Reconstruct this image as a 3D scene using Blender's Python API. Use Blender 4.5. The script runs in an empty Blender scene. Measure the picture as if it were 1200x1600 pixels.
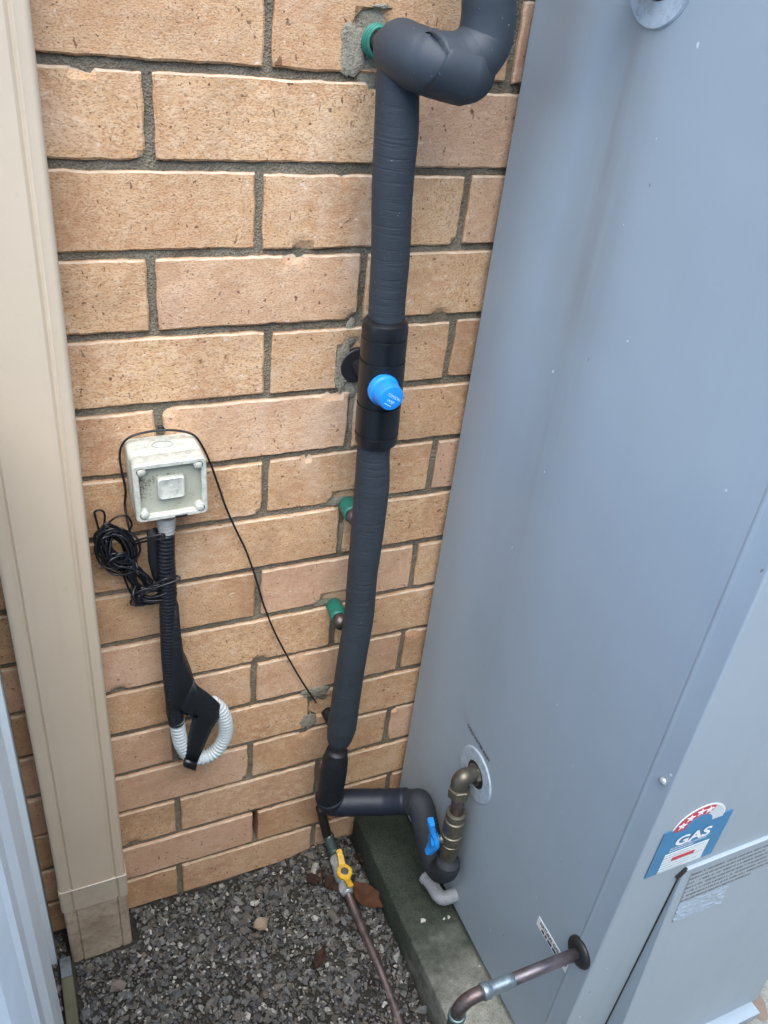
import bpy, bmesh, math, random
import numpy as np
from mathutils import Vector, Matrix, noise

random.seed(7); rng = np.random.default_rng(7)
scene = bpy.context.scene
col = scene.collection

# ------------------------------------------------------------------ camera
CAM = Vector((-0.26995, -0.87271, 1.39398)); FPX = 1316.525
RT = Vector((0.9132018, -0.3943643, 0.1026615))
DN = Vector((-0.1394842, -0.5392025, -0.8305449))
FW = Vector((0.3828926, 0.7441354, -0.5474083))
cd = bpy.data.cameras.new('camera'); cam = bpy.data.objects.new('camera', cd); col.objects.link(cam)
M = Matrix.Identity(4)
for i in range(3):
    M[i][0] = RT[i]; M[i][1] = -DN[i]; M[i][2] = -FW[i]; M[i][3] = CAM[i]
cam.matrix_world = M
cd.sensor_fit = 'VERTICAL'; cd.sensor_height = 24.0; cd.lens = FPX / 1600 * 24.0
cd.clip_start = 0.02; cd.clip_end = 500
scene.camera = cam

# ------------------------------------------------------------------ world, sun, exposure
SUN_EL, SUN_AZ = math.radians(62), math.radians(195)      # azimuth clockwise from +y
world = bpy.data.worlds.new('World'); scene.world = world; world.use_nodes = True
wn = world.node_tree
sky = wn.nodes.new('ShaderNodeTexSky'); sky.sky_type = 'NISHITA'; sky.sun_disc = False
sky.sun_elevation = SUN_EL; sky.sun_rotation = SUN_AZ; sky.air_density = 1.0; sky.dust_density = 0.6; sky.ozone_density = 2.0
bg = wn.nodes['Background']; bg.inputs['Strength'].default_value = 0.15
wn.links.new(sky.outputs[0], bg.inputs[0])
sd = bpy.data.lights.new('sun', 'SUN'); sd.energy = 1.3; sd.angle = math.radians(60); sd.color = (1.0, 0.94, 0.85)
so = bpy.data.objects.new('sun', sd); col.objects.link(so)
sdir = Vector((math.sin(SUN_AZ) * math.cos(SUN_EL), math.cos(SUN_AZ) * math.cos(SUN_EL), math.sin(SUN_EL)))
so.rotation_euler = sdir.to_track_quat('Z', 'Y').to_euler(); so.location = sdir * 8
vs = scene.view_settings
vs.view_transform = 'Standard'; vs.look = 'None'; vs.exposure = 2.12; vs.gamma = 1.0; vs.use_curve_mapping = False
scene.render.engine = 'CYCLES'
scene.cycles.use_denoising = True; scene.cycles.use_adaptive_sampling = True; scene.cycles.adaptive_threshold = 0.02
scene.cycles.max_bounces = 5; scene.cycles.diffuse_bounces = 3; scene.cycles.glossy_bounces = 2

# ------------------------------------------------------------------ measuring: a pixel of the photograph on a plane of the place
def ray(px, py): return RT * ((px - 600) / FPX) + DN * ((py - 800) / FPX) + FW
def onx(px, py, X): d = ray(px, py); return CAM + d * ((X - CAM.x) / d.x)
def ony(px, py, Y=0.0): d = ray(px, py); return CAM + d * ((Y - CAM.y) / d.y)
def onz(px, py, Z=0.0): d = ray(px, py); return CAM + d * ((Z - CAM.z) / d.z)
def size(p, w): return w * (p - CAM).dot(FW) / FPX          # metres spanned by w pixels at p

# ------------------------------------------------------------------ object helpers
ORG = {}
def tag(o, label=None, cat=None, group=None, kind=None):
    if label: o['label'] = label
    if cat: o['category'] = cat
    if group: o['group'] = group
    if kind: o['kind'] = kind
    return o
def thing(name, loc, label, cat, group=None):
    o = bpy.data.objects.new(name, None); col.objects.link(o); o.location = loc; o.empty_display_size = 0.02
    ORG[o] = Vector(loc); return tag(o, label, cat, group)
def mesh_of(name, geo, mat, smooth=True):
    me = bpy.data.meshes.new(name); me.from_pydata([tuple(v) for v in geo[0]], [], geo[1]); me.update()
    if mat: me.materials.append(mat)
    if smooth: me.polygons.foreach_set('use_smooth', [True] * len(me.polygons))
    return me
def add(name, geo, mat, parent=None, smooth=True, origin=None, sharp=None):
    vs_ = np.array([tuple(v) for v in geo[0]], dtype=float)
    if parent is not None: org = np.array(ORG[parent])
    elif origin is not None: org = np.array(origin, dtype=float)
    else: org = np.array([vs_[:, 0].mean(), vs_[:, 1].mean(), vs_[:, 2].min()])
    me = mesh_of(name, ((vs_ - org).tolist(), geo[1]), mat, smooth)
    if smooth and sharp:
        me.set_sharp_from_angle(angle=math.radians(sharp))
    o = bpy.data.objects.new(name, me); col.objects.link(o)
    if parent is not None: o.parent = parent
    else: o.location = org
    ORG[o] = Vector(org); return o
def merge(*geos):
    V, F = [], []
    for v, f in geos:
        n = len(V); V += [tuple(p) for p in v]; F += [tuple(i + n for i in q) for q in f]
    return V, F
def from_bm(bm):
    bm.verts.index_update(); g = ([v.co.copy() for v in bm.verts], [tuple(v.index for v in f.verts) for f in bm.faces]); bm.free(); return g
def box(x0, x1, y0, y1, z0, z1, bev=0.0, seg=2):
    bm = bmesh.new(); bmesh.ops.create_cube(bm, size=1.0)
    for v in bm.verts:
        v.co = Vector(((x0 + x1) / 2 + v.co.x * (x1 - x0), (y0 + y1) / 2 + v.co.y * (y1 - y0), (z0 + z1) / 2 + v.co.z * (z1 - z0)))
    if bev: bmesh.ops.bevel(bm, geom=bm.edges[:], offset=bev, segments=seg, affect='EDGES', profile=0.5)
    return from_bm(bm)
def catmull(pts, per=8):
    pts = [Vector(p) for p in pts]; P = [pts[0] * 2 - pts[1]] + pts + [pts[-1] * 2 - pts[-2]]; out = []
    for i in range(1, len(P) - 2):
        a, b, c, d = P[i - 1:i + 3]
        for k in range(per):
            t = k / per
            out.append(0.5 * ((2 * b) + (c - a) * t + (2 * a - 5 * b + 4 * c - d) * t * t + (3 * b - a - 3 * c + d) * t ** 3))
    out.append(pts[-1]); return out
def lerp_list(vals, n):
    return list(np.interp(np.linspace(0, len(vals) - 1, n), range(len(vals)), vals))
def tube(path, rad, n=16, caps=True, flat=1.0, up=None):
    path = [Vector(p) for p in path]; m = len(path)
    rad = [rad] * m if not hasattr(rad, '__len__') else (list(rad) if len(rad) == m else lerp_list(rad, m))
    V, F = [], []; T = []
    for i in range(m):
        t = path[min(i + 1, m - 1)] - path[max(i - 1, 0)]; T.append(t.normalized() if t.length > 1e-9 else (T[-1] if T else Vector((0, 0, 1))))
    N = up or T[0].orthogonal(); N = (N - T[0] * N.dot(T[0])).normalized()
    for i in range(m):
        if i:
            N = (N - T[i] * N.dot(T[i])).normalized()
        Bn = T[i].cross(N)
        for k in range(n):
            a = 2 * math.pi * k / n
            V.append(path[i] + N * (math.cos(a) * rad[i]) + Bn * (math.sin(a) * rad[i] * flat))
    for i in range(m - 1):
        for k in range(n):
            a, b = i * n + k, i * n + (k + 1) % n; F.append((a, b, b + n, a + n))
    if caps: F.append(tuple(reversed(range(n)))); F.append(tuple(range((m - 1) * n, m * n)))
    return V, F
def lathe(o, d, prof, n=28, cap=True):
    o = Vector(o); d = Vector(d).normalized(); u = d.orthogonal().normalized(); w = d.cross(u); V, F = [], []
    for t, r in prof:
        for k in range(n):
            a = 2 * math.pi * k / n; V.append(o + d * t + u * (math.cos(a) * r) + w * (math.sin(a) * r))
    for i in range(len(prof) - 1):
        for k in range(n):
            a, b = i * n + k, i * n + (k + 1) % n; F.append((a, b, b + n, a + n))
    if cap: F.append(tuple(reversed(range(n)))); F.append(tuple(range((len(prof) - 1) * n, len(prof) * n)))
    return V, F
def prism(outline, fn, d0, d1):                        # outline [(u, v)], fn(u, v, depth) -> point
    n = len(outline); V = [fn(u, v, d0) for u, v in outline] + [fn(u, v, d1) for u, v in outline]
    F = [tuple(range(n)), tuple(reversed(range(n, 2 * n)))] + [((i + 1) % n, i, i + n, (i + 1) % n + n) for i in range(n)]
    return V, F
def fbm(p, s, o=3): return noise.fractal(Vector(p) * s, 1.0, 2.0, o)
def text_geo(s, h, fn, depth=0.0004, width=None, align='LEFT', bold=0.0):  # fn(u, v, d) -> point; letters h tall
    cu = bpy.data.curves.new('t', 'FONT'); cu.body = s; cu.size = 1.0; cu.align_x = align; cu.resolution_u = 3; cu.offset = bold
    ob = bpy.data.objects.new('t', cu); col.objects.link(ob)
    dg = bpy.context.evaluated_depsgraph_get(); me = bpy.data.meshes.new_from_object(ob.evaluated_get(dg))
    bm = bmesh.new(); bm.from_mesh(me)
    xs = [v.co.x for v in bm.verts]; k = h / 0.7; kx = (width / (max(xs) - min(xs))) if width else k
    V = [fn(v.co.x * kx, v.co.y * k, depth) for v in bm.verts]
    bm.verts.index_update(); F = [tuple(v.index for v in f.verts) for f in bm.faces]
    bm.free(); bpy.data.objects.remove(ob); bpy.data.curves.remove(cu); bpy.data.meshes.remove(me)
    return V, F

# ------------------------------------------------------------------ materials
class NT:
    def __init__(s, name):
        s.m = bpy.data.materials.new(name); s.m.use_nodes = True; s.t = s.m.node_tree; s.b = s.t.nodes['Principled BSDF']
    def n(s, typ, **kw):
        o = s.t.nodes.new('ShaderNode' + typ)
        for k, v in kw.items():
            if k[0] == '_': setattr(o, k[1:], v)
        return o
    def l(s, a, b): s.t.links.new(a, b)
    def put(s, node, key, val):
        if hasattr(val, 'is_output'): s.l(val, node.inputs[key])
        else: node.inputs[key].default_value = val
    def coord(s, kind='Object', scale=(1, 1, 1), rand=False):
        c = s.n('TexCoord').outputs[kind] if kind != 'Position' else s.n('NewGeometry').outputs['Position']
        if rand:
            oi = s.n('ObjectInfo'); m = s.n('VectorMath', _operation='SCALE'); s.l(oi.outputs['Location'], m.inputs[0]); m.inputs['Scale'].default_value = 37.0
            a = s.n('VectorMath', _operation='ADD'); s.l(c, a.inputs[0]); s.l(m.outputs[0], a.inputs[1]); c = a.outputs[0]
        if scale != (1, 1, 1):
            mp = s.n('Mapping'); s.l(c, mp.inputs[0]); mp.inputs['Scale'].default_value = scale; c = mp.outputs[0]
        return c
    def noise(s, vec, scale, detail=4, rough=0.6, dist=0.0):
        o = s.n('TexNoise'); s.l(vec, o.inputs['Vector']); o.inputs['Scale'].default_value = scale
        o.inputs['Detail'].default_value = detail; o.inputs['Roughness'].default_value = rough; o.inputs['Distortion'].default_value = dist
        return o.outputs['Fac']
    def voro(s, vec, scale, feature='F1'):
        o = s.n('TexVoronoi', _feature=feature); s.l(vec, o.inputs['Vector']); o.inputs['Scale'].default_value = scale; return o.outputs['Distance']
    def ramp(s, f, stops):
        o = s.n('ValToRGB'); s.l(f, o.inputs[0]); e = o.color_ramp.elements
        while len(e) < len(stops): e.new(0.5)
        for k, (p, c) in enumerate(stops):
            e[k].position = p; e[k].color = (c[0], c[1], c[2], 1) if hasattr(c, '__len__') else (c, c, c, 1)
        return o.outputs[0]
    def mix(s, f, a, b, mode='MIX'):
        o = s.n('Mix', _data_type='RGBA', _blend_type=mode)
        s.put(o, 0, f)
        for k, v in ((6, a), (7, b)): s.put(o, k, v if hasattr(v, 'is_output') else (v[0], v[1], v[2], 1))
        return o.outputs[2]
    def math(s, op, a, b=0.0, c=None, clamp=False):
        o = s.n('Math', _operation=op, _use_clamp=clamp); s.put(o, 0, a); s.put(o, 1, b)
        if c is not None: s.put(o, 2, c)
        return o.outputs[0]
    def bump(s, h, strength, dist=0.002, normal=None):
        o = s.n('Bump'); s.l(h, o.inputs['Height']); o.inputs['Strength'].default_value = strength; o.inputs['Distance'].default_value = dist
        if normal: s.l(normal, o.inputs['Normal'])
        return o.outputs[0]
    def fin(s, color=None, rough=None, normal=None, metal=0.0, spec=None):
        for k, v in (('Base Color', color), ('Roughness', rough), ('Normal', normal), ('Metallic', metal), ('Specular IOR Level', spec)):
            if v is None: continue
            if k == 'Base Color' and not hasattr(v, 'is_output'): v = (v[0], v[1], v[2], 1)
            s.put(s.b, k, v)
        return s.m

def plain(name, c, rough=0.5, metal=0.0, var=0.12, scale=60, bump=0.15, spec=None, dirt=0.0):
    t = NT(name); v = t.coord('Object'); n1 = t.noise(v, scale, 3); n2 = t.noise(v, scale * 0.2, 2)
    f = t.math('ADD', t.math('MULTIPLY', n1, 0.5), t.math('MULTIPLY', n2, 0.5))
    cc = t.ramp(f, [(0.3, [x * (1 - var) for x in c]), (0.7, [min(1, x * (1 + var)) for x in c])])
    r = t.math('ADD', t.math('MULTIPLY', n1, 0.2), rough - 0.1)
    if dirt:
        g = t.ramp(t.noise(v, 130, 5, 0.72, 0.5), [(0.46, 0.0), (0.68, dirt)]); cc = t.mix(g, cc, (0.06, 0.05, 0.04)); r = t.math('ADD', r, t.math('MULTIPLY', g, 0.4))
    return t.fin(cc, r, t.bump(n1, bump, 0.001) if bump else None, metal, spec)

def m_brick():
    t = NT('brick_clay'); v = t.coord('Object', rand=True)
    vs_ = t.n('Mapping'); t.l(v, vs_.inputs[0]); vs_.inputs['Scale'].default_value = (1, 1, 1.5)
    big = t.noise(v, 9, 2); mid = t.noise(vs_.outputs[0], 75, 3, 0.7, 0.0); fine = t.noise(vs_.outputs[0], 380, 2, 0.6)
    c = t.ramp(big, [(0.28, (0.40, 0.22, 0.115)), (0.45, (0.50, 0.305, 0.16)), (0.6, (0.545, 0.355, 0.19)), (0.74, (0.50, 0.33, 0.215))])
    c = t.mix(t.ramp(mid, [(0.40, 0.0), (0.72, 0.75)]), c, (0.66, 0.49, 0.31))
    c = t.mix(t.ramp(fine, [(0.36, 0.75), (0.49, 0.0)]), c, (0.30, 0.155, 0.075))
    oi = t.n('ObjectInfo'); c = t.mix(t.ramp(oi.outputs['Random'], [(0, 0.45), (0.15, 0.0), (0.4, 0.55), (0.5, 0.0), (0.9, 0.1), (1, 0.5)]), c, (0.37, 0.205, 0.105))
    c = t.mix(t.ramp(oi.outputs['Random'], [(0.55, 0.0), (0.7, 0.5), (0.85, 0.15), (1.0, 0.55)]), c, (0.56, 0.36, 0.255))
    sp = t.noise(v, 170, 2, 0.55); spm = t.ramp(sp, [(0.675, 0.0), (0.72, 1.0)])
    c = t.mix(t.math('MULTIPLY', spm, 0.8), c, (0.10, 0.045, 0.022))
    cr = t.n('Mapping'); t.l(v, cr.inputs[0]); cr.inputs['Scale'].default_value = (1.0, 1, 0.4); cr.inputs['Rotation'].default_value = (0, 0.3, 0)
    crk = t.ramp(t.noise(cr.outputs[0], 110, 2, 0.55, 0.6), [(0.715, 0.0), (0.74, 1.0)])
    c = t.mix(t.math('MULTIPLY', crk, 0.75), c, (0.12, 0.05, 0.025))
    pale = t.ramp(t.noise(v, 140, 2, 0.5), [(0.69, 0.0), (0.75, 0.6)]); c = t.mix(pale, c, (0.70, 0.57, 0.43))
    wp = t.coord('Position'); ws = t.noise(wp, 5.5, 4, 0.65, 0.8); c = t.mix(t.ramp(ws, [(0.50, 0.0), (0.66, 0.42)]), c, (0.27, 0.155, 0.085)); c = t.mix(t.ramp(ws, [(0.30, 0.4), (0.44, 0.0)]), c, (0.60, 0.46, 0.34))
    h = t.math('ADD', t.math('MULTIPLY', mid, 0.75), t.math('MULTIPLY', fine, 0.5))
    h = t.math('SUBTRACT', h, t.math('MULTIPLY', spm, 0.4))
    c = t.mix(1.0, c, (1.07, 1.07, 1.09), 'MULTIPLY')
    return t.fin(c, 0.9, t.bump(h, 0.6, 0.002), 0, 0.22)

def m_mortar():
    t = NT('mortar'); v = t.coord('Position'); a = t.noise(v, 14, 4); b = t.noise(v, 240, 4, 0.7); g = t.voro(v, 420)
    c = t.ramp(a, [(0.3, (0.165, 0.14, 0.098)), (0.55, (0.235, 0.205, 0.15)), (0.75, (0.32, 0.29, 0.22))])
    c = t.mix(t.ramp(b, [(0.35, 0.5), (0.6, 0.0)]), c, (0.08, 0.07, 0.05))
    return t.fin(c, 0.95, t.bump(t.math('ADD', b, t.math('MULTIPLY', g, 0.6)), 0.9, 0.0025), 0, 0.15)
def m_patch():
    t = NT('cement_patch'); v = t.coord('Position'); a = t.noise(v, 30, 4); b = t.noise(v, 300, 4, 0.7)
    c = t.ramp(a, [(0.3, (0.23, 0.205, 0.15)), (0.7, (0.37, 0.345, 0.265))]); c = t.mix(t.ramp(b, [(0.36, 0.6), (0.5, 0.0)]), c, (0.14, 0.13, 0.10))
    return t.fin(c, 0.95, t.bump(b, 1.0, 0.003), 0, 0.15)

def m_foam(name, c, crease, rough=0.62):
    t = NT(name); v = t.coord('Object')
    mp = t.n('Mapping'); t.l(v, mp.inputs[0]); mp.inputs['Scale'].default_value = (14, 14, 260)
    w = t.noise(mp.outputs[0], 1.0, 3, 0.55, 0.6); big = t.noise(v, 9, 3); fine = t.noise(v, 500, 2)
    msk = t.ramp(t.noise(v, 7, 2), [(0.36, 0.15), (0.6, 1.0)])
    h = t.math('ADD', t.math('MULTIPLY', t.math('MULTIPLY', t.ramp(w, [(0.32, 0.0), (0.5, 1.0)]), msk), crease), t.math('MULTIPLY', fine, 0.12))
    cc = t.ramp(big, [(0.3, [x * 0.85 for x in c]), (0.7, [x * 1.15 for x in c])])
    dust = t.ramp(t.noise(v, 260, 2), [(0.72, 0.0), (0.76, 0.5)]); cc = t.mix(dust, cc, (0.25, 0.27, 0.3))
    return t.fin(cc, rough, t.bump(h, 0.6, 0.0016), 0, 0.4)

def m_casing():
    t = NT('heater_enamel'); v = t.coord('Object'); a = t.noise(v, 3.0, 4)
    c = t.ramp(a, [(0.3, (0.295, 0.358, 0.402)), (0.7, (0.312, 0.376, 0.418))])
    # rusty run-off stain below the upper outlet: its own shape, drips straight down
    sep = t.n('SeparateXYZ'); t.l(v, sep.inputs[0])
    dy = t.math('ABSOLUTE', t.math('ADD', t.math('ADD', sep.outputs['Y'], -0.322), t.math('MULTIPLY', t.math('SUBTRACT', t.noise(v, 5, 2), 0.5), 0.03)))
    wid = t.math('MULTIPLY_ADD', t.math('SUBTRACT', 1.25, sep.outputs['Z']), 0.05, 0.055)
    st = t.math('SUBTRACT', 1.0, t.math('DIVIDE', dy, wid), clamp=True)
    vert = t.ramp(sep.outputs['Z'], [(0.25, 0.0), (0.95, 0.7), (1.0, 1.0)])
    up = t.math('LESS_THAN', sep.outputs['Z'], 1.262)
    side = t.math('LESS_THAN', sep.outputs['X'], 0.01)
    mp = t.n('Mapping'); t.l(v, mp.inputs[0]); mp.inputs['Scale'].default_value = (1, 30, 2)
    dr = t.ramp(t.noise(mp.outputs[0], 2.0, 3), [(0.3, 0.6), (0.65, 1.0)])
    f = t.math('MULTIPLY', t.math('MULTIPLY', t.math('MULTIPLY', st, vert), t.math('MULTIPLY', up, side)), t.math('MULTIPLY', dr, 0.62))
    c = t.mix(f, c, (0.20, 0.195, 0.17))
    sp = t.ramp(t.noise(v, 80, 1, 0.4), [(0.80, 0.0), (0.815, 0.7)]); c = t.mix(sp, c, (0.72, 0.73, 0.73))
    sp2 = t.ramp(t.noise(t.coord('Object', (1, 1, 0.6)), 95, 1, 0.4), [(0.81, 0.0), (0.82, 0.7)]); c = t.mix(sp2, c, (0.12, 0.11, 0.10))
    dirt = t.noise(v, 24, 5, 0.7); c = t.mix(t.ramp(dirt, [(0.55, 0.0), (0.8, 0.25)]), c, (0.29, 0.34, 0.38))
    mr = t.n('Mapping'); t.l(v, mr.inputs[0]); mr.inputs['Scale'].default_value = (34, 34, 1.1)
    runs = t.noise(mr.outputs[0], 1.0, 3, 0.6); c = t.mix(t.ramp(runs, [(0.55, 0.0), (0.75, 0.09)]), c, (0.22, 0.27, 0.30)); c = t.mix(t.ramp(runs, [(0.25, 0.1), (0.4, 0.0)]), c, (0.36, 0.43, 0.48))
    scf = t.noise(t.coord('Object', (1, 1, 3.5)), 46, 4, 0.8, 1.5); c = t.mix(t.ramp(scf, [(0.70, 0.0), (0.74, 0.35)]), c, (0.5, 0.56, 0.6))
    r = t.math('ADD', t.math('MULTIPLY_ADD', dirt, 0.22, 0.30), t.math('MULTIPLY', runs, 0.08))
    return t.fin(c, r, t.bump(t.noise(v, 5, 2), 0.22, 0.012), 0, 0.5)

def m_concrete():
    t = NT('mossy_concrete'); v = t.coord('Position'); a = t.noise(v, 7, 5, 0.6); b = t.noise(v, 60, 5, 0.7); g = t.noise(v, 420, 3)
    c = t.ramp(b, [(0.3, (0.20, 0.20, 0.165)), (0.6, (0.34, 0.345, 0.30))])
    sx = t.n('SeparateXYZ'); t.l(v, sx.inputs[0])
    grow = t.ramp(t.math('ADD', t.math('ADD', sx.outputs['Y'], 1.0), t.math('MULTIPLY', t.math('SUBTRACT', a, 0.5), 0.55)), [(0.58, 0.0), (0.67, 0.45), (0.75, 0.90), (0.84, 0.985)])
    c = t.mix(grow, c, t.ramp(b, [(0.3, (0.012, 0.019, 0.014)), (0.7, (0.03, 0.043, 0.03))]))
    c = t.mix(t.ramp(g, [(0.34, 0.6), (0.48, 0.0)]), c, (0.09, 0.095, 0.07))
    return t.fin(c, 0.85, t.bump(t.math('ADD', g, t.math('MULTIPLY', b, 0.8)), 0.7, 0.002), 0, 0.3)
def m_stone():
    t = NT('gravel_stone'); g = t.n('NewGeometry'); v = t.coord('Position'); n = t.noise(v, 250, 4)
    c = t.ramp(g.outputs['Random Per Island'], [(0.0, (0.032, 0.033, 0.031)), (0.25, (0.072, 0.076, 0.075)), (0.5, (0.135, 0.14, 0.136)), (0.6, (0.095, 0.082, 0.064)), (0.76, (0.12, 0.108, 0.088)), (0.9, (0.21, 0.212, 0.20)), (1.0, (0.46, 0.45, 0.40))])
    c = t.mix(t.ramp(n, [(0.4, 0.5), (0.6, 0.0)]), c, (0.06, 0.057, 0.05))
    return t.fin(c, 0.75, t.bump(n, 0.6, 0.0015), 0, 0.35)
def m_soil():
    t = NT('soil'); v = t.coord('Position'); n = t.noise(v, 30, 5); k = t.noise(v, 300, 3)
    return t.fin(t.ramp(n, [(0.3, (0.022, 0.02, 0.016)), (0.7, (0.055, 0.05, 0.042))]), 0.95, t.bump(k, 1, 0.004), 0, 0.2)
def m_downpipe():
    t = NT('cream_paint'); v = t.coord('Object'); a = t.noise(v, 5, 4); b = t.noise(v, 110, 4); s1 = t.noise(v, 34, 3)
    c = t.ramp(a, [(0.3, (0.49, 0.405, 0.295)), (0.7, (0.54, 0.45, 0.33))])
    c = t.mix(t.ramp(s1, [(0.68, 0.0), (0.78, 0.35)]), c, (0.33, 0.28, 0.21))
    c = t.mix(t.ramp(b, [(0.735, 0.0), (0.76, 0.6)]), c, (0.2, 0.17, 0.13))
    mr = t.n('Mapping'); t.l(v, mr.inputs[0]); mr.inputs['Scale'].default_value = (60, 60, 2.2); runs = t.noise(mr.outputs[0], 1.0, 3, 0.6)
    c = t.mix(t.ramp(runs, [(0.56, 0.0), (0.76, 0.13)]), c, (0.36, 0.30, 0.22)); spl = t.noise(v, 75, 5, 0.75); c = t.mix(t.ramp(spl, [(0.60, 0.0), (0.74, 0.2)]), c, (0.30, 0.24, 0.17))
    return t.fin(c, 0.45, t.bump(a, 0.12, 0.006), 0, 0.4)
def m_downpipe_dirty():
    t = NT('dirty_cream_paint'); v = t.coord('Object'); a = t.noise(v, 16, 5, 0.7); b = t.noise(v, 70, 5, 0.7)
    c = t.ramp(a, [(0.32, (0.26, 0.20, 0.14)), (0.6, (0.46, 0.375, 0.275))]); c = t.mix(t.ramp(b, [(0.5, 0.0), (0.75, 0.7)]), c, (0.14, 0.10, 0.065))
    return t.fin(c, 0.7, t.bump(b, 0.3, 0.002), 0, 0.35)
def m_switch_plate():
    t = NT('mouldy_switch_plate'); v = t.coord('Object'); b = t.noise(v, 420, 4, 0.7); a = t.noise(v, 34, 3, 0.6)
    sx = t.n('SeparateXYZ'); t.l(v, sx.inputs[0])
    lb = t.math('MULTIPLY', t.math('SUBTRACT', t.math('MULTIPLY', sx.outputs['Z'], 0.6), sx.outputs['X']), 1.9)
    msk = t.ramp(t.math('ADD', t.math('ADD', t.math('MULTIPLY', a, 0.7), lb), t.math('MULTIPLY', b, 0.6)), [(0.735, 0.0), (0.87, 0.92)])
    c = t.mix(t.ramp(a, [(0.3, 0.0), (0.7, 0.6)]), (0.37, 0.385, 0.31), (0.32, 0.325, 0.245))
    return t.fin(t.mix(msk, c, (0.06, 0.045, 0.03)), 0.45, t.bump(b, 0.1, 0.001), 0, 0.4)
def m_copper(name, c, green=0.25):
    t = NT(name); v = t.coord('Object'); a = t.noise(v, 40, 5, 0.65); b = t.noise(v, 220, 3)
    cc = t.ramp(a, [(0.3, [x * 0.6 for x in c]), (0.65, [min(1, x * 1.25) for x in c])])
    cc = t.mix(t.ramp(b, [(0.55, 0.0), (0.72, green)]), cc, (0.22, 0.34, 0.30))
    return t.fin(cc, t.math('MULTIPLY_ADD', a, 0.3, 0.3), t.bump(b, 0.25, 0.001), 0.75, 0.4)
def m_print(name, ink, paper, lines, seedv, thin=0.5):       # rows of print too small to read
    t = NT(name); uv = t.n('TexCoord').outputs['Generated']; sp = t.n('SeparateXYZ'); t.l(uv, sp.inputs[0])
    row = t.math('MULTIPLY', sp.outputs['Z'], lines); fr = t.math('FRACT', row); fl = t.math('FLOOR', row)
    cx = t.n('CombineXYZ'); t.l(t.math('MULTIPLY', sp.outputs['X'], 90.0), cx.inputs[0]); t.l(t.math('MULTIPLY', fl, 7.31 + seedv), cx.inputs[1])
    wd = t.noise(cx.outputs[0], 1.0, 2, 0.7)
    k = t.math('MULTIPLY', t.math('GREATER_THAN', wd, 0.45), t.math('MULTIPLY', t.math('GREATER_THAN', fr, 0.25), t.math('LESS_THAN', fr, 0.25 + thin)))
    end = t.math('LESS_THAN', sp.outputs['X'], t.math('MULTIPLY_ADD', t.math('FRACT', t.math('MULTIPLY', t.math('ADD', fl, 1.7), 0.618)), 0.45, 0.55))
    return t.fin(t.mix(t.math('MULTIPLY', t.math('MULTIPLY', k, end), 0.85), paper, ink), 0.4, None, 0, 0.5)

ARRIS = plain('pale_edge_highlight', (0.53, 0.41, 0.29), 0.9, var=0.45, scale=60, bump=0.5, spec=0.2); BRICK = m_brick(); MORTAR = m_mortar(); PATCH = m_patch(); CASING = m_casing(); CONC = m_concrete(); STONE = m_stone(); SOIL = m_soil()
CREAM = m_downpipe(); CREAM2 = m_downpipe_dirty(); PLATE = m_switch_plate()
FOAM = m_foam('grey_foam', (0.025, 0.033, 0.041), 0.48); FOAM2 = m_foam('smooth_grey_foam', (0.031, 0.040, 0.050), 0.03, 0.55)
TAPE = m_foam('black_tape', (0.009, 0.011, 0.014), 0.5, 0.5); FOAM3 = m_foam('blue_black_foam', (0.010, 0.014, 0.024), 0.1, 0.5)
BLACK = plain('black_plastic', (0.006, 0.007, 0.009), 0.34, bump=0.05); RUBBER = plain('black_rubber', (0.016, 0.016, 0.017), 0.5)
WIRE = plain('black_wire', (0.007, 0.008, 0.011), 0.4, bump=0); CORR = plain('black_corrugated', (0.007, 0.009, 0.013), 0.42, bump=0.05)
WHITE = plain('white_conduit', (0.50, 0.56, 0.57), 0.5, var=0.1, dirt=0.1); BOXW = plain('grey_white_plastic', (0.50, 0.515, 0.445), 0.45, var=0.12, bump=0.05, dirt=0.4)
BLUE = plain('blue_plastic', (0.006, 0.25, 0.72), 0.42, var=0.15, bump=0.05, dirt=0.35); YELLOW = plain('yellow_enamel', (0.66, 0.40, 0.025), 0.45, var=0.15, bump=0.1, dirt=0.45)
GREEN = plain('green_sleeve', (0.010, 0.17, 0.12), 0.5, var=0.35, dirt=0.6); COPPER = m_copper('aged_copper', (0.15, 0.115, 0.11)); VERD = m_copper('verdigris_copper', (0.13, 0.19, 0.18), 0.9)
BRASS = m_copper('aged_brass', (0.165, 0.15, 0.115), 0.15); CHROME = plain('dull_chrome', (0.62, 0.70, 0.73), 0.3, 0.65, bump=0.15, dirt=0.4); SOLDER = m_copper('solder_smear', (0.25, 0.31, 0.34), 0.5)
PVC = plain('grey_pvc', (0.29, 0.31, 0.325), 0.5, var=0.15, dirt=0.4); FENCE = plain('pale_fence_steel', (0.80, 0.89, 0.92), 0.4, var=0.05, scale=20, bump=0.03)
TIMBER = plain('weathered_timber', (0.10, 0.095, 0.06), 0.85, var=0.35, scale=40, bump=0.6); LEAF = plain('dead_leaf', (0.075, 0.032, 0.016), 0.85, var=0.5, scale=90, bump=0.8, spec=0.15, dirt=0.5)
LEAF2 = plain('dark_dead_leaf', (0.04, 0.024, 0.018), 0.85, var=0.5, scale=90, bump=0.8, spec=0.15); LEAF3 = plain('pale_dead_leaf', (0.24, 0.185, 0.13), 0.7, var=0.3, scale=60, bump=0.5)
COLLAR = plain('pale_collar', (0.40, 0.48, 0.54), 0.45, var=0.1, dirt=0.35); DARK = plain('dark_void', (0.012, 0.012, 0.012), 0.8, bump=0)
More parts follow.
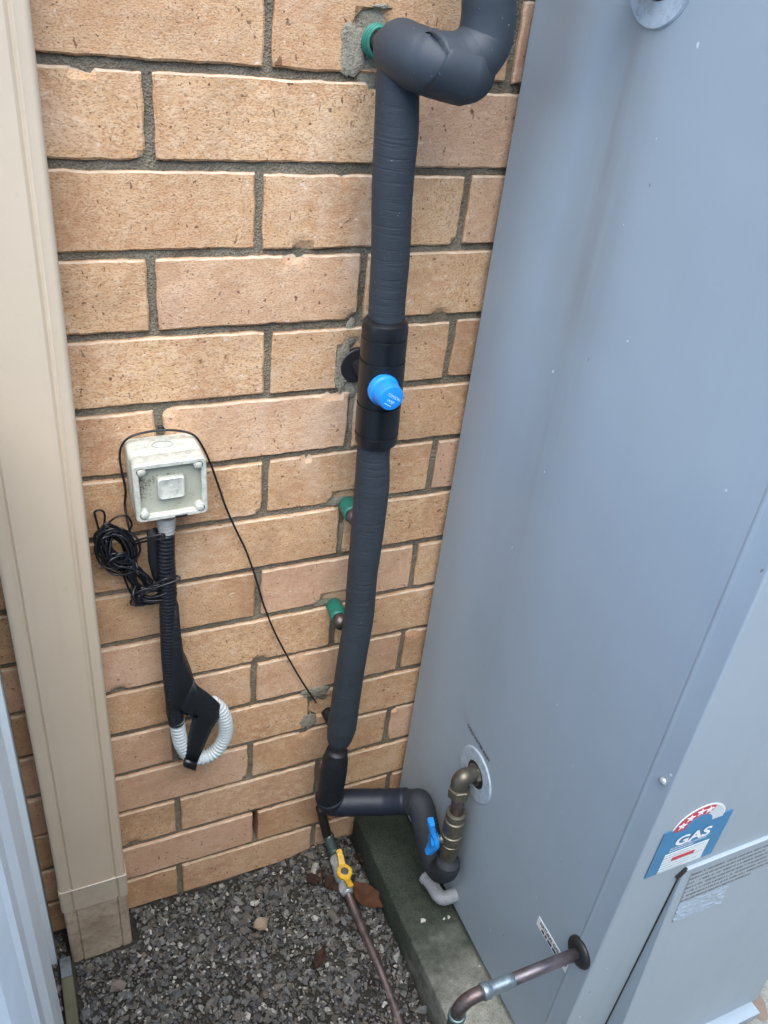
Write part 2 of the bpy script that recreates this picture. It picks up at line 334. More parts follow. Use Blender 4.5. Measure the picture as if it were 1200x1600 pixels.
INK = plain('black_ink', (0.015, 0.015, 0.018), 0.6, bump=0); PAPER = plain('label_paper', (0.72, 0.74, 0.72), 0.45, var=0.04, bump=0)
LBLUE = plain('label_blue', (0.03, 0.19, 0.37), 0.35, var=0.2, scale=30, bump=0); LRED = plain('label_red', (0.50, 0.035, 0.06), 0.4, var=0.08, bump=0); LWHITE = plain('label_white', (0.78, 0.80, 0.80), 0.4, var=0.03, bump=0)
LPRINT = m_print('label_small_print', (0.25, 0.3, 0.33), (0.66, 0.74, 0.74), 7, 0.3, 0.3); LPRINT2 = m_print('label_small_print_blue', (0.7, 0.75, 0.78), (0.05, 0.2, 0.35), 2, 1.3, 0.5)
WPRINT = m_print('warning_print', (0.05, 0.055, 0.06), (0.308, 0.364, 0.400), 7, 2.1, 0.42)

# ------------------------------------------------------------------ ground, slab
gs = 60.0
o = add('ground', ([(-gs, -gs, -0.012), (gs, -gs, -0.012), (gs, gs, -0.012), (-gs, gs, -0.012)], [(0, 1, 2, 3)]), SOIL, origin=(0, 0, -0.012), smooth=False); tag(o, kind='structure')
def grav_z(x, y):
    s = min(1, max(0, (x - 0.03) / 0.15)); s = s * s * (3 - 2 * s)
    return 0.002 + 0.030 * s + 0.010 * noise.noise(Vector((x * 7, y * 7, 0)))
V, F = [], []; nx, ny = 70, 110
for j in range(ny + 1):
    for i in range(nx + 1):
        x = -0.75 + 0.95 * i / nx; y = -1.6 + 1.63 * j / ny
        V.append((x, y, grav_z(x, y) - 0.004 + 0.003 * noise.noise(Vector((x * 60, y * 60, 3)))))
for j in range(ny):
    for i in range(nx): a = j * (nx + 1) + i; F.append((a, a + 1, a + nx + 2, a + nx + 1))
o = add('gravel_bed', (V, F), SOIL, origin=(0, -0.8, 0)); tag(o, kind='structure')
SLX, SLZ = 0.187, 0.100
bm = bmesh.new(); bmesh.ops.create_cube(bm, size=1.0)
for v in bm.verts: v.co = Vector((SLX if v.co.x < 0 else 1.5, -1.6 if v.co.y < 0 else -0.012, -0.05 if v.co.z < 0 else SLZ))
bmesh.ops.bevel(bm, geom=bm.edges[:], offset=0.004, segments=2, affect='EDGES', profile=0.5)
bmesh.ops.subdivide_edges(bm, edges=[e for e in bm.edges if e.calc_length() > 0.3], cuts=24, use_grid_fill=True)
for v in bm.verts:
    p = v.co
    v.co = p + Vector((0.0022 * noise.noise(p * 30), 0, 0.0012 * noise.noise(p * 22 + Vector((5, 0, 0))))) 
o = add('concrete_slab', from_bm(bm), CONC, origin=(0.7, -0.8, 0), smooth=True, sharp=50); tag(o, kind='structure')
# a chip in the slab's painted face, in front of the heater
def blob(c, rx, ry, fn, n=26, h=0.002, jag=0.2, seed=0, rings=4):
    V = [fn(c[0], c[1], h)]; F = []
    for r in range(1, rings + 1):
        for k in range(n):
            a = 2 * math.pi * k / n; q = 1 + jag * noise.noise(Vector((math.cos(a) * 1.6, math.sin(a) * 1.6, seed * 3.7))) + 0.5 * jag * noise.noise(Vector((math.cos(a) * 5, math.sin(a) * 5, seed * 5.1)))
            t = r / rings; hh = h * (1 - t ** 3) if r < rings else -0.001
            u, w = c[0] + math.cos(a) * rx * q * t, c[1] + math.sin(a) * ry * q * t
            V.append(fn(u, w, hh + (0.35 * h * noise.noise(Vector((u * 150, w * 150, seed))) if r < rings else 0)))
    for k in range(n): F.append((0, 1 + k, 1 + (k + 1) % n))
    for r in range(rings - 1):
        for k in range(n):
            a, b = 1 + r * n + k, 1 + r * n + (k + 1) % n; F.append((a, a + n, b + n, b))
    return V, F
c = onz(1168, 1558, SLZ)
o = add('stain_patch', blob((c.x, c.y), 0.022, 0.034, lambda u, w, d: (u, w, SLZ + 0.0014 + d), h=0.0012, seed=4, jag=0.25), plain('brown_chip', (0.20, 0.15, 0.11), 0.9, var=0.2), origin=(c.x, c.y, SLZ))
tag(o, 'brown chipped patch in the pale concrete before the heater', 'chip')

# added fence, out of view behind the camera, to shade the wall's foot
bf = thing('added_shade_fence', (0, -1.80, 0), 'added unseen timber paling fence that shades the foot of the brick wall', 'fence')
PAL = plain('paling_timber', (0.16, 0.135, 0.11), 0.85, var=0.3, scale=12, bump=0.5)
pal_me = None
for k in range(44):
    x = -3.3 + 0.15 * k
    if pal_me is None: pal_me = mesh_of('paling', box(-0.072, 0.072, -0.008, 0.008, 0, 1.95, 0.002, 1), PAL)
    o = bpy.data.objects.new('paling', pal_me); col.objects.link(o); o.parent = bf; o.location = (x, 0.004 * (k % 2), random.uniform(-0.02, 0.01))
for z in (0.35, 1.45): add('rail', box(-3.4, 3.4, -1.85, -1.815, z, z + 0.07, 0.003), PAL, bf)

# ------------------------------------------------------------------ brick wall
wall = thing('brick_wall', (0, 0, 0), 'tan clay brick wall with recessed grey mortar behind the pipes', 'wall')
ZT = 1.37
PERP = {}                                             # measured upright joints, photo pixels at mid height of the course
for c_, lst in {0: [(420, 60), (806, 60)], 1: [(233, 180)], 2: [(406, 330), (725, 330)], 3: [(239, 465), (566, 455)], 4: [(419, 570), (703, 550)],
                5: [(250, 690), (548, 655)], 6: [(415, 765), (676, 730)], 7: [(257, 800), (533, 830)], 8: [(404, 925), (647, 885)], 9: [(521, 985)],
                10: [(397, 1070), (627, 1018)], 11: [(486, 1112)], 12: [(391, 1192), (606, 1132)], 13: [(279, 1272), (496, 1220)], 14: [(399, 1292), (607, 1225)], 15: [(282, 1380), (489, 1318)]}.items():
    PERP[c_] = [ony(a, b).x for a, b in lst]
HOLES = []                                            # ellipses knocked out of the brickwork: x, z, rx, rz
def hole(px, py, rx, rz): p = ony(px, py); HOLES.append((p.x, p.z, rx, rz)); return p
h_top = hole(578, 62, 0.020, 0.026); h_valve = hole(553, 572, 0.024, 0.034); h_g1 = hole(541, 783, 0.024, 0.014); h_g2 = hole(526, 938, 0.030, 0.014); h_tape = hole(503, 1104, 0.022, 0.020)
def brick_geo(w, h, sd, bites=(), cx=0, cz=0, dense=False):
    nu, nv = (30, 9) if dense else (20, 6)
    us = [0, 0.0022] + list(np.linspace(0, w, nu)[1:-1]) + [w - 0.0022, w]
    vs2 = [0, 0.0022] + list(np.linspace(0, h, nv)[1:-1]) + [h - 0.0018, h]
    us = sorted(us); vs2 = sorted(vs2); V = []; A, Bc = len(us), len(vs2)
    for b, v in enumerate(vs2):
        for a, u in enumerate(us):
            x, z = u - w / 2, v - h / 2; e = min(a, A - 1 - a, b, Bc - 1 - b)
            q = Vector((x * 38 + sd * 13.7, z * 38, sd * 5.3))
            jx = 0.0014 * noise.noise(q) + 0.0011 * noise.noise(q * 5); jz = 0.0010 * noise.noise(q + Vector((7, 3, 1))) + 0.0011 * noise.noise(q * 5 + Vector((1, 9, 2)))
            if e > 1: jx = jz = 0
            y = 0.0007 * noise.noise(q * 0.8 + Vector((0, 4, 8)))
            if e == 0: y += 0.0021 + 0.0012 * noise.noise(q * 3)
            corner = min(u, w - u) + min(v, h - v)
            if corner < 0.012 and e < 2:
                x *= 1 - 0.004 * (1 - corner / 0.012); z *= 1 - 0.012 * (1 - corner / 0.012)
            x += jx; z += jz
            for bx, bz, rx, rz in bites:
                dx, dz = (x + cx - bx) / rx, (z + cz - bz) / rz; dd = math.hypot(dx, dz)
                if dd < 1.0:
                    k = (1.0 + 0.12 * noise.noise(Vector((dx * 3, dz * 3, sd)))) / max(dd, 0.05)
                    x, z = bx + dx * k * rx - cx, bz + dz * k * rz - cz; y += 0.004
            V.append((x, y, z))
    F = []
    for b in range(Bc - 1):
        for a in range(A - 1): i = b * A + a; F.append((i, i + 1, i + A + 1, i + A))
    ring = [a for a in range(A)] + [b * A + A - 1 for b in range(1, Bc)] + [(Bc - 1) * A + a for a in range(A - 2, -1, -1)] + [b * A for b in range(Bc - 2, 0, -1)]
    n0 = len(V)
    for i in ring: V.append((V[i][0], 0.03, V[i][2]))
    m = len(ring)
    for k in range(m): F.append((ring[(k + 1) % m], ring[k], n0 + k, n0 + (k + 1) % m))
    return V, F
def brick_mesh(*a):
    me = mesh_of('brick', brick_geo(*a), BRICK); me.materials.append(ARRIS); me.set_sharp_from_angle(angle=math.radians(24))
    for p in me.polygons:                              # pale highlight painted into the colour along the upper arris
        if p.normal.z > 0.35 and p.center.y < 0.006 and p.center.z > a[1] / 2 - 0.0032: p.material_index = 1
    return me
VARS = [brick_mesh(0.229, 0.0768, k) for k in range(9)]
BW = 0.240; count = 0
for c_ in range(-10, 17):
    zc = ZT - 0.086 * c_ - 0.038
    base = 0.0 if c_ % 2 == 0 else -0.12
    js = PERP.get(c_, [])
    edges = []
    xs = [base + BW * k for k in range(-6, 7)]
    for x in xs:
        near = [p for p in js if abs(p - x) < 0.06]
        edges.append(near[0] if near else x + random.uniform(-0.004, 0.004))
    for a, b in zip(edges[:-1], edges[1:]):
        if b < -1.1 or a > 1.15 or zc < -0.03: continue
        w = b - a - 0.0092; xc = (a + b) / 2
        if c_ == 14 and abs(a - PERP[14][0]) < 1e-6: pass
        dz = random.uniform(-0.0012, 0.0012)
        bites = [h_ for h_ in HOLES if abs(h_[0] - xc) < w / 2 + h_[2] and abs(h_[1] - zc) < 0.038 + h_[3]]
        if abs(xc) < 0.5 and zc < 1.5 and random.random() < 0.4:
            for _ in range(random.choice((1, 1, 2, 3))):
                ex = random.choice((-1, 1)) * (w / 2) * (1 if random.random() < 0.5 else random.uniform(-0.9, 0.9)); ez = random.choice((-1, 1)) * 0.038
                bites.append((xc + ex, zc + ez, random.uniform(0.004, 0.011), random.uniform(0.0025, 0.0055)))
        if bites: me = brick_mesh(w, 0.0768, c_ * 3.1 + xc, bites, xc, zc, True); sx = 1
        else: me = VARS[random.randrange(9)]; sx = w / 0.229
        o = bpy.data.objects.new('brick', me); col.objects.link(o); o.parent = wall
        o.location = (xc, random.uniform(-0.001, 0.001), zc + dz); o.scale = (sx, 1, 1); o.rotation_euler = (0, random.uniform(-0.004, 0.004), 0)
        count += 1
# mortar: recessed behind the brick faces, weep hole in course 14
V, F = [], []
xs = list(np.arange(-1.2, -0.5, 0.05)) + list(np.arange(-0.5, 0.42, 0.006)) + list(np.arange(0.42, 1.25, 0.05))
zs = list(np.arange(-0.05, 1.5, 0.006)) + list(np.arange(1.5, 2.3, 0.05))
wx = PERP[14][0]; wz = ZT - 0.086 * 14 - 0.038
for z in zs:
    for x in xs:
        y = 0.0052 + 0.0020 * noise.noise(Vector((x * 22, 0, z * 22))) + 0.0012 * noise.noise(Vector((x * 90, 2, z * 90)))
        if abs(x - wx) < 0.009 and abs(z - wz) < 0.036: y += 0.05
        V.append((x, y, z))
A = len(xs)
for b in range(len(zs) - 1):
    for a in range(A - 1): i = b * A + a; F.append((i, i + 1, i + A + 1, i + A))
add('mortar', (V, F), MORTAR, wall)
Wf = lambda u, w, d: (u, -d, w)
def smear(px, py, rx, rz, h, seed, jag=0.3, name='mortar_patch', mat=PATCH, lift=0.0005):
    p = ony(px, py); return add(name, blob((p.x, p.z), rx, rz, lambda u, w, d: (u, -d - lift, w), h=h, seed=seed, jag=jag, n=40, rings=6), mat, wall)
smear(588, 52, 0.030, 0.036, 0.0008, 1, 0.45, lift=-0.004)
smear(551, 76, 0.014, 0.026, 0.0012, 2, 0.35)
smear(576, 112, 0.012, 0.022, 0.001, 3, 0.4, lift=-0.003)
smear(598, 10, 0.011, 0.003, 0.002, 12, 0.5)
smear(548, 522, 0.008, 0.016, 0.001, 5, 0.3, lift=-0.002)
smear(534, 575, 0.011, 0.030, 0.0004, 6, 0.4)
smear(548, 612, 0.012, 0.012, 0.001, 7, 0.3, lift=-0.003)
smear(494, 1080, 0.022, 0.014, 0.002, 8, 0.4)
smear(482, 1128, 0.013, 0.016, 0.0004, 9, 0.5)
smear(526, 786, 0.022, 0.008, 0.001, 14, 0.3, lift=-0.005)
smear(510, 942, 0.024, 0.010, 0.001, 15, 0.3, lift=-0.005)
smear(536, 842, 0.006, 0.030, 0.0005, 16, 0.25, lift=-0.004)
p = ony(553, 645); add('mortar_patch', blob((p.x, p.z), 0.006, 0.03, lambda u, w, d: (u, 0.004 - d, w), h=0.001, seed=11, jag=0.2), PATCH, wall)

# gravel: loose crushed stone, beyond counting
def stone_var():
    bm = bmesh.new(); n = random.randint(9, 13)
    for _ in range(n):
        d = Vector((random.gauss(0, 1), random.gauss(0, 1), random.gauss(0, 1))).normalized() * random.uniform(0.75, 1.0); bm.verts.new(d)
    r = bmesh.ops.convex_hull(bm, input=bm.verts[:])
    bmesh.ops.delete(bm, geom=[v for v in bm.verts if not v.link_faces], context='VERTS')
    v, f = from_bm(bm); return np.array([tuple(p) for p in v]), np.array(f)
SV = [stone_var() for _ in range(30)]
Vs, Fs, off = [], [], 0
def stone_at(x, y, z, s):
    global off
    v, f = SV[random.randrange(30)]
    e = Matrix.Rotation(random.uniform(0, 6.28), 3, 'Z') @ Matrix.Rotation(random.gauss(0, 0.35), 3, 'X') @ Matrix.Diagonal((s * random.uniform(0.8, 1.35), s * random.uniform(0.7, 1.0), s * random.uniform(0.4, 0.72)))
    w = v @ np.array(e).T + np.array((x, y, z)); Vs.append(w); Fs.append(f + off); off += len(v)
def clear(x, y, s):
    if x > SLX - s * 0.7 or y > -s * 0.5: return False
    if -0.318 < x < -0.205 and -0.062 - s * 0.6 < y < 0.0: return False
    if -0.334 < x < -0.305 and y < -0.045: return False
    return x > -0.42
for _ in range(23000):
    y = -abs(random.betavariate(1, 1.25)) * 0.85 ; x = random.uniform(-0.42, SLX)
    s = min(0.0125, max(0.0018, random.lognormvariate(math.log(0.0038), 0.44)))
    if clear(x, y, s): stone_at(x, y, grav_z(x, y) + random.uniform(-0.003, 0.0035), s)
for _ in range(2600):
    y = random.uniform(-1.55, -0.6); x = random.uniform(-0.7, SLX)
    s = random.uniform(0.004, 0.009)
    if clear(x, y, s): stone_at(x, y, grav_z(x, y), s)
V = np.concatenate(Vs); Fq = np.concatenate(Fs)
me = bpy.data.meshes.new('gravel'); me.from_pydata(V.tolist(), [], Fq.tolist()); me.update(); me.materials.append(STONE)
o = bpy.data.objects.new('gravel', me); col.objects.link(o); tag(o, 'dark grey crushed gravel over the ground by the wall', 'gravel', kind='stuff')

# ------------------------------------------------------------------ water heater
HX, HY, HZ, HR = 0.272, -0.512, 0.118, 0.687
heater = thing('water_heater', (HX, HY, HZ), 'tall grey box-shaped gas hot water heater on the concrete slab', 'water heater')
HB = -0.010; HT = 1.80
CAS = CASING
# jacket: side walls and back as a rounded wrap; the front panel's edge folds 17 mm round the corners
def wrap(points, z0, z1, closed):
    n = len(points); V = [(x, y, z0) for x, y in points] + [(x, y, z1) for x, y in points]
    F = [((i + 1) % n, i, i + n, (i + 1) % n + n) for i in range(n if closed else n - 1)]
    return V, F
def arc(cx, cy, r, a0, a1, k=5): return [(cx + r * math.cos(math.radians(a0 + (a1 - a0) * i / k)), cy + r * math.sin(math.radians(a0 + (a1 - a0) * i / k))) for i in range(k + 1)]
r = 0.006
jacket = arc(HX + r, HY + 0.02 + r, r, 270, 180) + [(HX, HY + 0.02 + r + 0.001), (HX, HB - r - 0.001)] + arc(HX + r, HB - r, r, 180, 90) + arc(HR - r, HB - r, r, 90, 0) + arc(HR - r, HY + 0.02 + r, r, 0, -90)
jg = wrap(jacket, HZ, HT, True); jn = len(jacket)
jg[1].append(tuple(range(jn, 2 * jn))); jg[1].append(tuple(reversed(range(jn))))
add('jacket', jg, CAS, heater, sharp=40)
r2 = 0.004; e = 0.0004; fl = 0.0285
inner = [(HX + 0.0006, HY + fl + 0.0045), (HX - 0.0004, HY + fl + 0.0030), (HX - 0.0011, HY + fl + 0.0012), (HX - 0.0011, HY + fl - 0.0008), (HX - 0.0006, HY + fl - 0.0026), (HX - 0.0004, HY + fl - 0.004)]
r2 = 0.0026
front = inner + [(HX - e, HY + r2 + 0.0006)] + arc(HX - e + r2, HY + r2, r2, 180, 270) + [(HX + r2 + 0.0006, HY), (HR - r2 - 0.0006, HY)] + arc(HR + e - r2, HY + r2, r2, 270, 360) + [(HR + e, HY + r2 + 0.0006)] + [(HR + e, HY + fl), (HR + e - 0.0008, HY + fl + 0.001)]
fp = add('front_panel', wrap(list(reversed(front)), HZ, HT + 0.001, False), CAS, heater, sharp=25)
# screw on the folded edge
p = onx(1038, 1220, HX)
add('screw', lathe((HX - 0.001, p.y, p.z), (-1, 0, 0), [(0, 0.0048), (0.001, 0.0048), (0.0028, 0.0034), (0.0034, 0.0015)], 16), CHROME, heater)
# lower access cover, its foot standing proud
CX0, CX1, CZ0, CZ1 = 0.352, 0.642, 0.128, 0.566
def cov(u, z, d): t = (z - CZ0) / (CZ1 - CZ0); return (u, HY - 0.0025 - 0.026 * (1 - t) ** 1.0 - d, z)
nz = 10; V, F = [], []
for i in range(nz + 1):
    z = CZ0 + (CZ1 - CZ0) * i / nz
    for u, d in ((CX0, None), (CX0, -0.001), (CX0 + 0.001, 0.0), (CX1 - 0.001, 0.0), (CX1, -0.001), (CX1, None)):
        V.append((u, HY + 0.002, z) if d is None else cov(u, z, d))
for i in range(nz):
    for k in range(5): a = i * 6 + k; F.append((a, a + 1, a + 7, a + 6))
F.append(tuple(range(nz * 6, nz * 6 + 6)))
cover = add('access_cover', (V, F), CAS, heater, sharp=30)
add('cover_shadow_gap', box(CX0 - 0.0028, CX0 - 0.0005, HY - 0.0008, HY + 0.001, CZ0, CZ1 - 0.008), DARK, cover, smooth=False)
add('top_lip', box(CX0 + 0.002, CX1, HY - 0.0045, HY + 0.001, CZ1 + 0.0003, CZ1 + 0.0018, 0.0006), CAS, cover)
add('corner_notch', prism([(0, 0), (0.009, 0.012), (0.012, 0.012), (0.010, 0.006), (0.002, -0.004)], lambda u, v, d: (CX0 - 0.008 + u, HY - d, CZ1 - 0.010 + v), 0.0, 0.0035), DARK, cover, smooth=False)
add('bottom_lip', merge(box(CX0 + 0.05, 0.628, HY - 0.047, HY - 0.028, CZ0 - 0.001, CZ0 + 0.004, 0.0015), box(CX0 + 0.05, 0.628, HY - 0.047, HY - 0.044, CZ0 - 0.012, CZ0 + 0.003, 0.001)), CAS, cover)
# base skirt, set back, so the casing seems to hover a finger above the slab
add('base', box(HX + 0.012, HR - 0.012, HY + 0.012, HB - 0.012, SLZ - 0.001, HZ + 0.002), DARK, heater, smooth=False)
# inlet and outlet collars
def collar(y, z, R, r): 
    return lathe((HX + 0.004, y, z), (-1, 0, 0), [(0, R), (0.0045, R), (0.0062, R - 0.0015), (0.0062, r + 0.001), (0.005, r), (0.0, r)], 44, False)
pin = onx(744, 1210, HX); pout = Vector((HX, -0.204, 1.408))
for q, nm in ((pin, 'inlet_collar'), (pout, 'outlet_collar')):
    co = add(nm, collar(q.y, q.z, 0.043, 0.0215), COLLAR, heater, sharp=30)
    add('opening', lathe((HX - 0.0005, q.y, q.z), (-1, 0, 0), [(0, 0.0212), (0.0012, 0.0212)], 30), DARK, co, smooth=False)
add('outlet_nipple', merge(lathe((HX, pout.y, pout.z), (-1, 0, 0), [(0, 0.016), (0.012, 0.016), (0.013, 0.0135), (0.03, 0.0135)]), tube(catmull([(HX - 0.028, pout.y, pout.z), (HX - 0.044, pout.y, pout.z + 0.006), (HX - 0.052, pout.y, pout.z + 0.03), (HX - 0.052, pout.y, pout.z + 0.34)]), 0.0125)), BRASS, heater)
# printed marks on the side
Sf = lambda y0, z0, ang=0.0: (lambda u, v, d: (HX - d, y0 - (u * math.cos(ang) - v * math.sin(ang)), z0 + u * math.sin(ang) + v * math.cos(ang)))
p0 = onx(731, 1131, HX); p1 = onx(765, 1189, HX)
add('inlet_marking', text_geo('COLD WATER INLET', 0.0062, Sf(p0.y, p0.z - 0.004, math.atan2(p1.z - p0.z, p0.y - p1.y)), 0.0004, width=(p1 - p0).length, bold=0.03), INK, heater, smooth=False)
p0 = onx(841, 1436, HX); p1 = onx(886, 1517, HX); L = p0.y - p1.y
st = add('gas_sticker', box(HX - 0.0006, HX + 0.0005, p1.y - 0.004, p0.y, p0.z - 0.011, p0.z + 0.007), PAPER, heater, smooth=False)
st['label'] = 'narrow white sticker behind the copper gas pipe'
add('lettering', text_geo('NATURAL GAS ONLY', 0.0062, Sf(p0.y - 0.006, p0.z - 0.0015), 0.0009, width=L - 0.008, bold=0.025), INK, st, smooth=False)
tw = m_print('sticker_small_print', (0.03, 0.03, 0.03), (0.72, 0.74, 0.72), 1, 0.7, 0.6)
t2 = NT('sticker_line'); 
add('small_print', merge(*[box(HX - 0.0009, HX - 0.0006, y_ - w_, y_, p0.z - 0.0085, p0.z - 0.0045) for y_, w_ in ((p0.y - 0.012, 0.006), (p0.y - 0.020, 0.004), (p0.y - 0.0265, 0.009), (p0.y - 0.038, 0.008))]), INK, st, smooth=False)
# rubber grommet round the gas inlet
pg = onx(907, 1487, HX)
add('grommet', lathe((HX, pg.y, pg.z), (-1, 0, 0), [(0, 0.0200), (0.003, 0.0200), (0.0055, 0.0185), (0.0065, 0.011), (0.0065, 0.007)], 30), RUBBER, heater)
# energy label on the front
LX0, LX1, LZ0, LZ1 = 0.2908, 0.3868, 0.580, 0.6590; LY = HY - 0.0006
Ff = lambda u, v, d: (LX0 + u, LY - d, LZ0 + v)
LW, LH = LX1 - LX0, LZ1 - LZ0
lab = add('energy_label', prism([(0, 0), (LW, 0), (LW, LH), (0, LH)], Ff, 0.0, 0.0007), LBLUE, heater, smooth=False); lab['label'] = 'blue energy rating sticker with red star arch'
ac, az, Ro, Ri = 0.047, LH - 0.004, 0.0345, 0.0185
def ringseg(a0, a1, Ra, Rb, d0, d1, k=22):
    out = [(ac + Ra * math.cos(math.radians(a0 + (a1 - a0) * i / k)), az + Ra * 0.86 * math.sin(math.radians(a0 + (a1 - a0) * i / k))) for i in range(k + 1)]
    inn = [(ac + Rb * math.cos(math.radians(a1 + (a0 - a1) * i / k)), az + Rb * 0.86 * math.sin(math.radians(a1 + (a0 - a1) * i / k))) for i in range(k + 1)]
    n = len(out) + len(inn); pts = out + inn; V = [Ff(u, v, d1) for u, v in pts]
    F = [(i, i + 1, n - 2 - i, n - 1 - i) for i in range(k)]
    return V, F
add('arch_border', prism([(ac + (Ro + 0.002) * math.cos(math.radians(a)), az + (Ro + 0.002) * 0.86 * math.sin(math.radians(a))) for a in range(0, 181, 6)], Ff, -0.0001, 0.0004), LWHITE, lab, smooth=False)
add('arch_core', prism([(ac + Ri * math.cos(math.radians(a)), az + Ri * 0.86 * math.sin(math.radians(a))) for a in range(-8, 189, 6)], Ff, 0.0, 0.0012), LBLUE, lab, smooth=False)
add('red_arch', ringseg(180, 62, Ro, Ri, 0, 0.0009), LRED, lab, smooth=False)
add('blank_arch', ringseg(61, 0, Ro, Ri, 0, 0.0009), plain('arch_grey', (0.55, 0.62, 0.64), 0.4, bump=0), lab, smooth=False)
for k, a in enumerate((160, 130, 100, 74)):
    cx, cz = ac + (Ro + Ri) / 2 * math.cos(math.radians(a)), az + (Ro + Ri) / 2 * 0.86 * math.sin(math.radians(a))
    pts = [(cx + (0.0062 if i % 2 == 0 else 0.0026) * math.sin(math.pi * i / 5), cz + (0.0062 if i % 2 == 0 else 0.0026) * math.cos(math.pi * i / 5)) for i in range(10)]
    add('star', prism(pts, Ff, 0.0009, 0.0012), LWHITE, lab, smooth=False)
add('gas_lettering', text_geo('GAS', 0.0155, lambda u, v, d: Ff(0.0225 + u, 0.0475 + v, d), 0.0014, width=0.050, bold=0.035), LWHITE, lab, smooth=False)
add('small_print', prism([(0.020, 0.037), (0.080, 0.037), (0.080, 0.0455), (0.020, 0.0455)], Ff, 0.0006, 0.0010), LPRINT2, lab, smooth=False)
add('white_panel', prism([(0.0165, 0.0006), (0.079, 0.0006), (0.079, 0.0345), (0.0165, 0.0345)], Ff, 0.0006, 0.0010), LPRINT, lab, smooth=False)
add('red_bar', prism([(0.030, 0.0185), (0.062, 0.0185), (0.062, 0.0245), (0.030, 0.0245)], Ff, 0.0010, 0.0013), LRED, lab, smooth=False)
# installation notice on the cover: clear film, print too small to read, its lower edge blistered
def film(u0, u1, z0, z1, mat, nm, rough=0.0, d=0.0006, nu=2, nzz=6, seed=0):
    V, F = [], []
    for j in range(nzz + 1):
        for i in range(nu + 1):
            u, z = u0 + (u1 - u0) * i / nu, z0 + (z1 - z0) * j / nzz
            bl = rough * max(0, noise.noise(Vector((u * 130, z * 260, seed))) + 0.15)
            V.append(cov(u, z, d + bl))
    for j in range(nzz):
        for i in range(nu): a = j * (nu + 1) + i; F.append((a, a + 1, a + nu + 2, a + nu + 1))
    return add(nm, (V, F), mat, cover)
film(0.366, 0.560, 0.500, 0.556, WPRINT, 'warning_notice')
film(0.366, 0.445, 0.462, 0.4995, plain('blistered_film', (0.32, 0.40, 0.47), 0.3, bump=0), 'peeling_film', 0.0012, 0.0003, 60, 30)

# ------------------------------------------------------------------ downpipe
DX0, DX1, DYF = -0.3105, -0.2145, -0.058
dp = thing('downpipe', (-0.2625, -0.03, 0), 'cream painted rectangular steel downpipe with ribbed edges fixed to the brick wall', 'downpipe')
def pipe_profile(x0, x1, yf, yb, r=0.006, rib=True):
    P = arc(x0 + r, yb - r, r, 90, 180) + arc(x0 + r, yf + r, r, 180, 270)
    if rib:
        for gx in (x0 + 0.0165, x1 - 0.0165):
            seg = [(gx - 0.0038, yf), (gx - 0.0022, yf + 0.0009), (gx - 0.0006, yf + 0.0024), (gx + 0.0008, yf + 0.0024), (gx + 0.0022, yf + 0.0006), (gx + 0.0034, yf - 0.0006), (gx + 0.0048, yf)]
            P += seg
    P += arc(x1 - r, yf + r, r, 270, 360) + arc(x1 - r, yb - r, r, 0, 90)
    return P
def pipe_run(x0, x1, yf, yb, z0, z1, wob=0.0, cap=True):
    P = pipe_profile(x0, x1, yf, yb); n = len(P); lv = max(2, int((z1 - z0) / 0.06)); V, F = [], []
    for j in range(lv + 1):
        z = z0 + (z1 - z0) * j / lv; dx = wob * noise.noise(Vector((z * 6, 1, 0))); dy = wob * noise.noise(Vector((z * 6, 7, 0)))
        V += [(x + dx, y + dy, z) for x, y in P]
    for j in range(lv):
        for k in range(n): a, b = j * n + k, j * n + (k + 1) % n; F.append((b, a, a + n, b + n))
    if cap: F.append(tuple(range(n))); F.append(tuple(range(lv * n, lv * n + n))[::-1])
    return V, F
zc1 = ony(150, 1380, DYF).z; zc0 = ony(155, 1410, DYF).z
add('upper_length', pipe_run(DX0, DX1, DYF, -0.004, zc1 - 0.0, 2.3, 0.0006), CREAM, dp, sharp=28)
add('joint_sleeve', pipe_run(DX0 - 0.0014, DX1 + 0.0014, DYF - 0.0014, -0.003, zc0, zc1 + 0.0005), plain('worn_cream_paint', (0.46, 0.39, 0.29), 0.55, var=0.18, scale=40), dp, sharp=28)
add('lower_length', pipe_run(DX0 + 0.001, DX1 - 0.001, DYF + 0.001, -0.005, -0.01, zc0), CREAM2, dp, sharp=28)
add('joint_rim', tube([(DX0 - 0.0012, DYF - 0.0018, zc1 + 0.001), (DX1 + 0.0012, DYF - 0.0018, zc1 + 0.001)], 0.0008, 6), plain('bare_edge', (0.62, 0.58, 0.5), 0.4, bump=0), dp)

# ------------------------------------------------------------------ steel side fence and its edging board
fence = thing('side_fence', (-0.345, -0.5, 0), 'pale ribbed steel fence panel at the lower left corner', 'fence')
add('end_post', box(-0.362, -0.3315, -0.050, -0.004, -0.02, 1.06, 0.002), FENCE, fence, sharp=40)
def sheet(poly, z0, z1, th=0.0012):
    n = len(poly); V = [(x, y, z0) for x, y in poly] + [(x, y, z1) for x, y in poly]
    return V, [(i, i + 1, i + 1 + n, i + n) for i in range(n - 1)]
poly = [(-0.347, -0.045), (-0.347, -0.150), (-0.3315, -0.158)]
y = -0.158
while y > -1.9:
    poly += [(-0.3318, y - 0.004), (-0.3375, y - 0.060), (-0.346, y - 0.074), (-0.347, y - 0.150), (-0.340, y - 0.158), (-0.339, y - 0.176), (-0.347, y - 0.184), (-0.348, y - 0.262), (-0.3315, y - 0.276)]
    y -= 0.276
add('ribbed_sheet', sheet(poly, 0.0, 1.03), FENCE, fence, sharp=20)
add('top_rail', box(-0.375, -0.326, -1.95, -0.052, 1.0, 1.045, 0.003), FENCE, fence)
add('bottom_rail', box(-0.375, -0.349, -1.9, -0.05, 0.0, 0.05, 0.002), FENCE, fence)
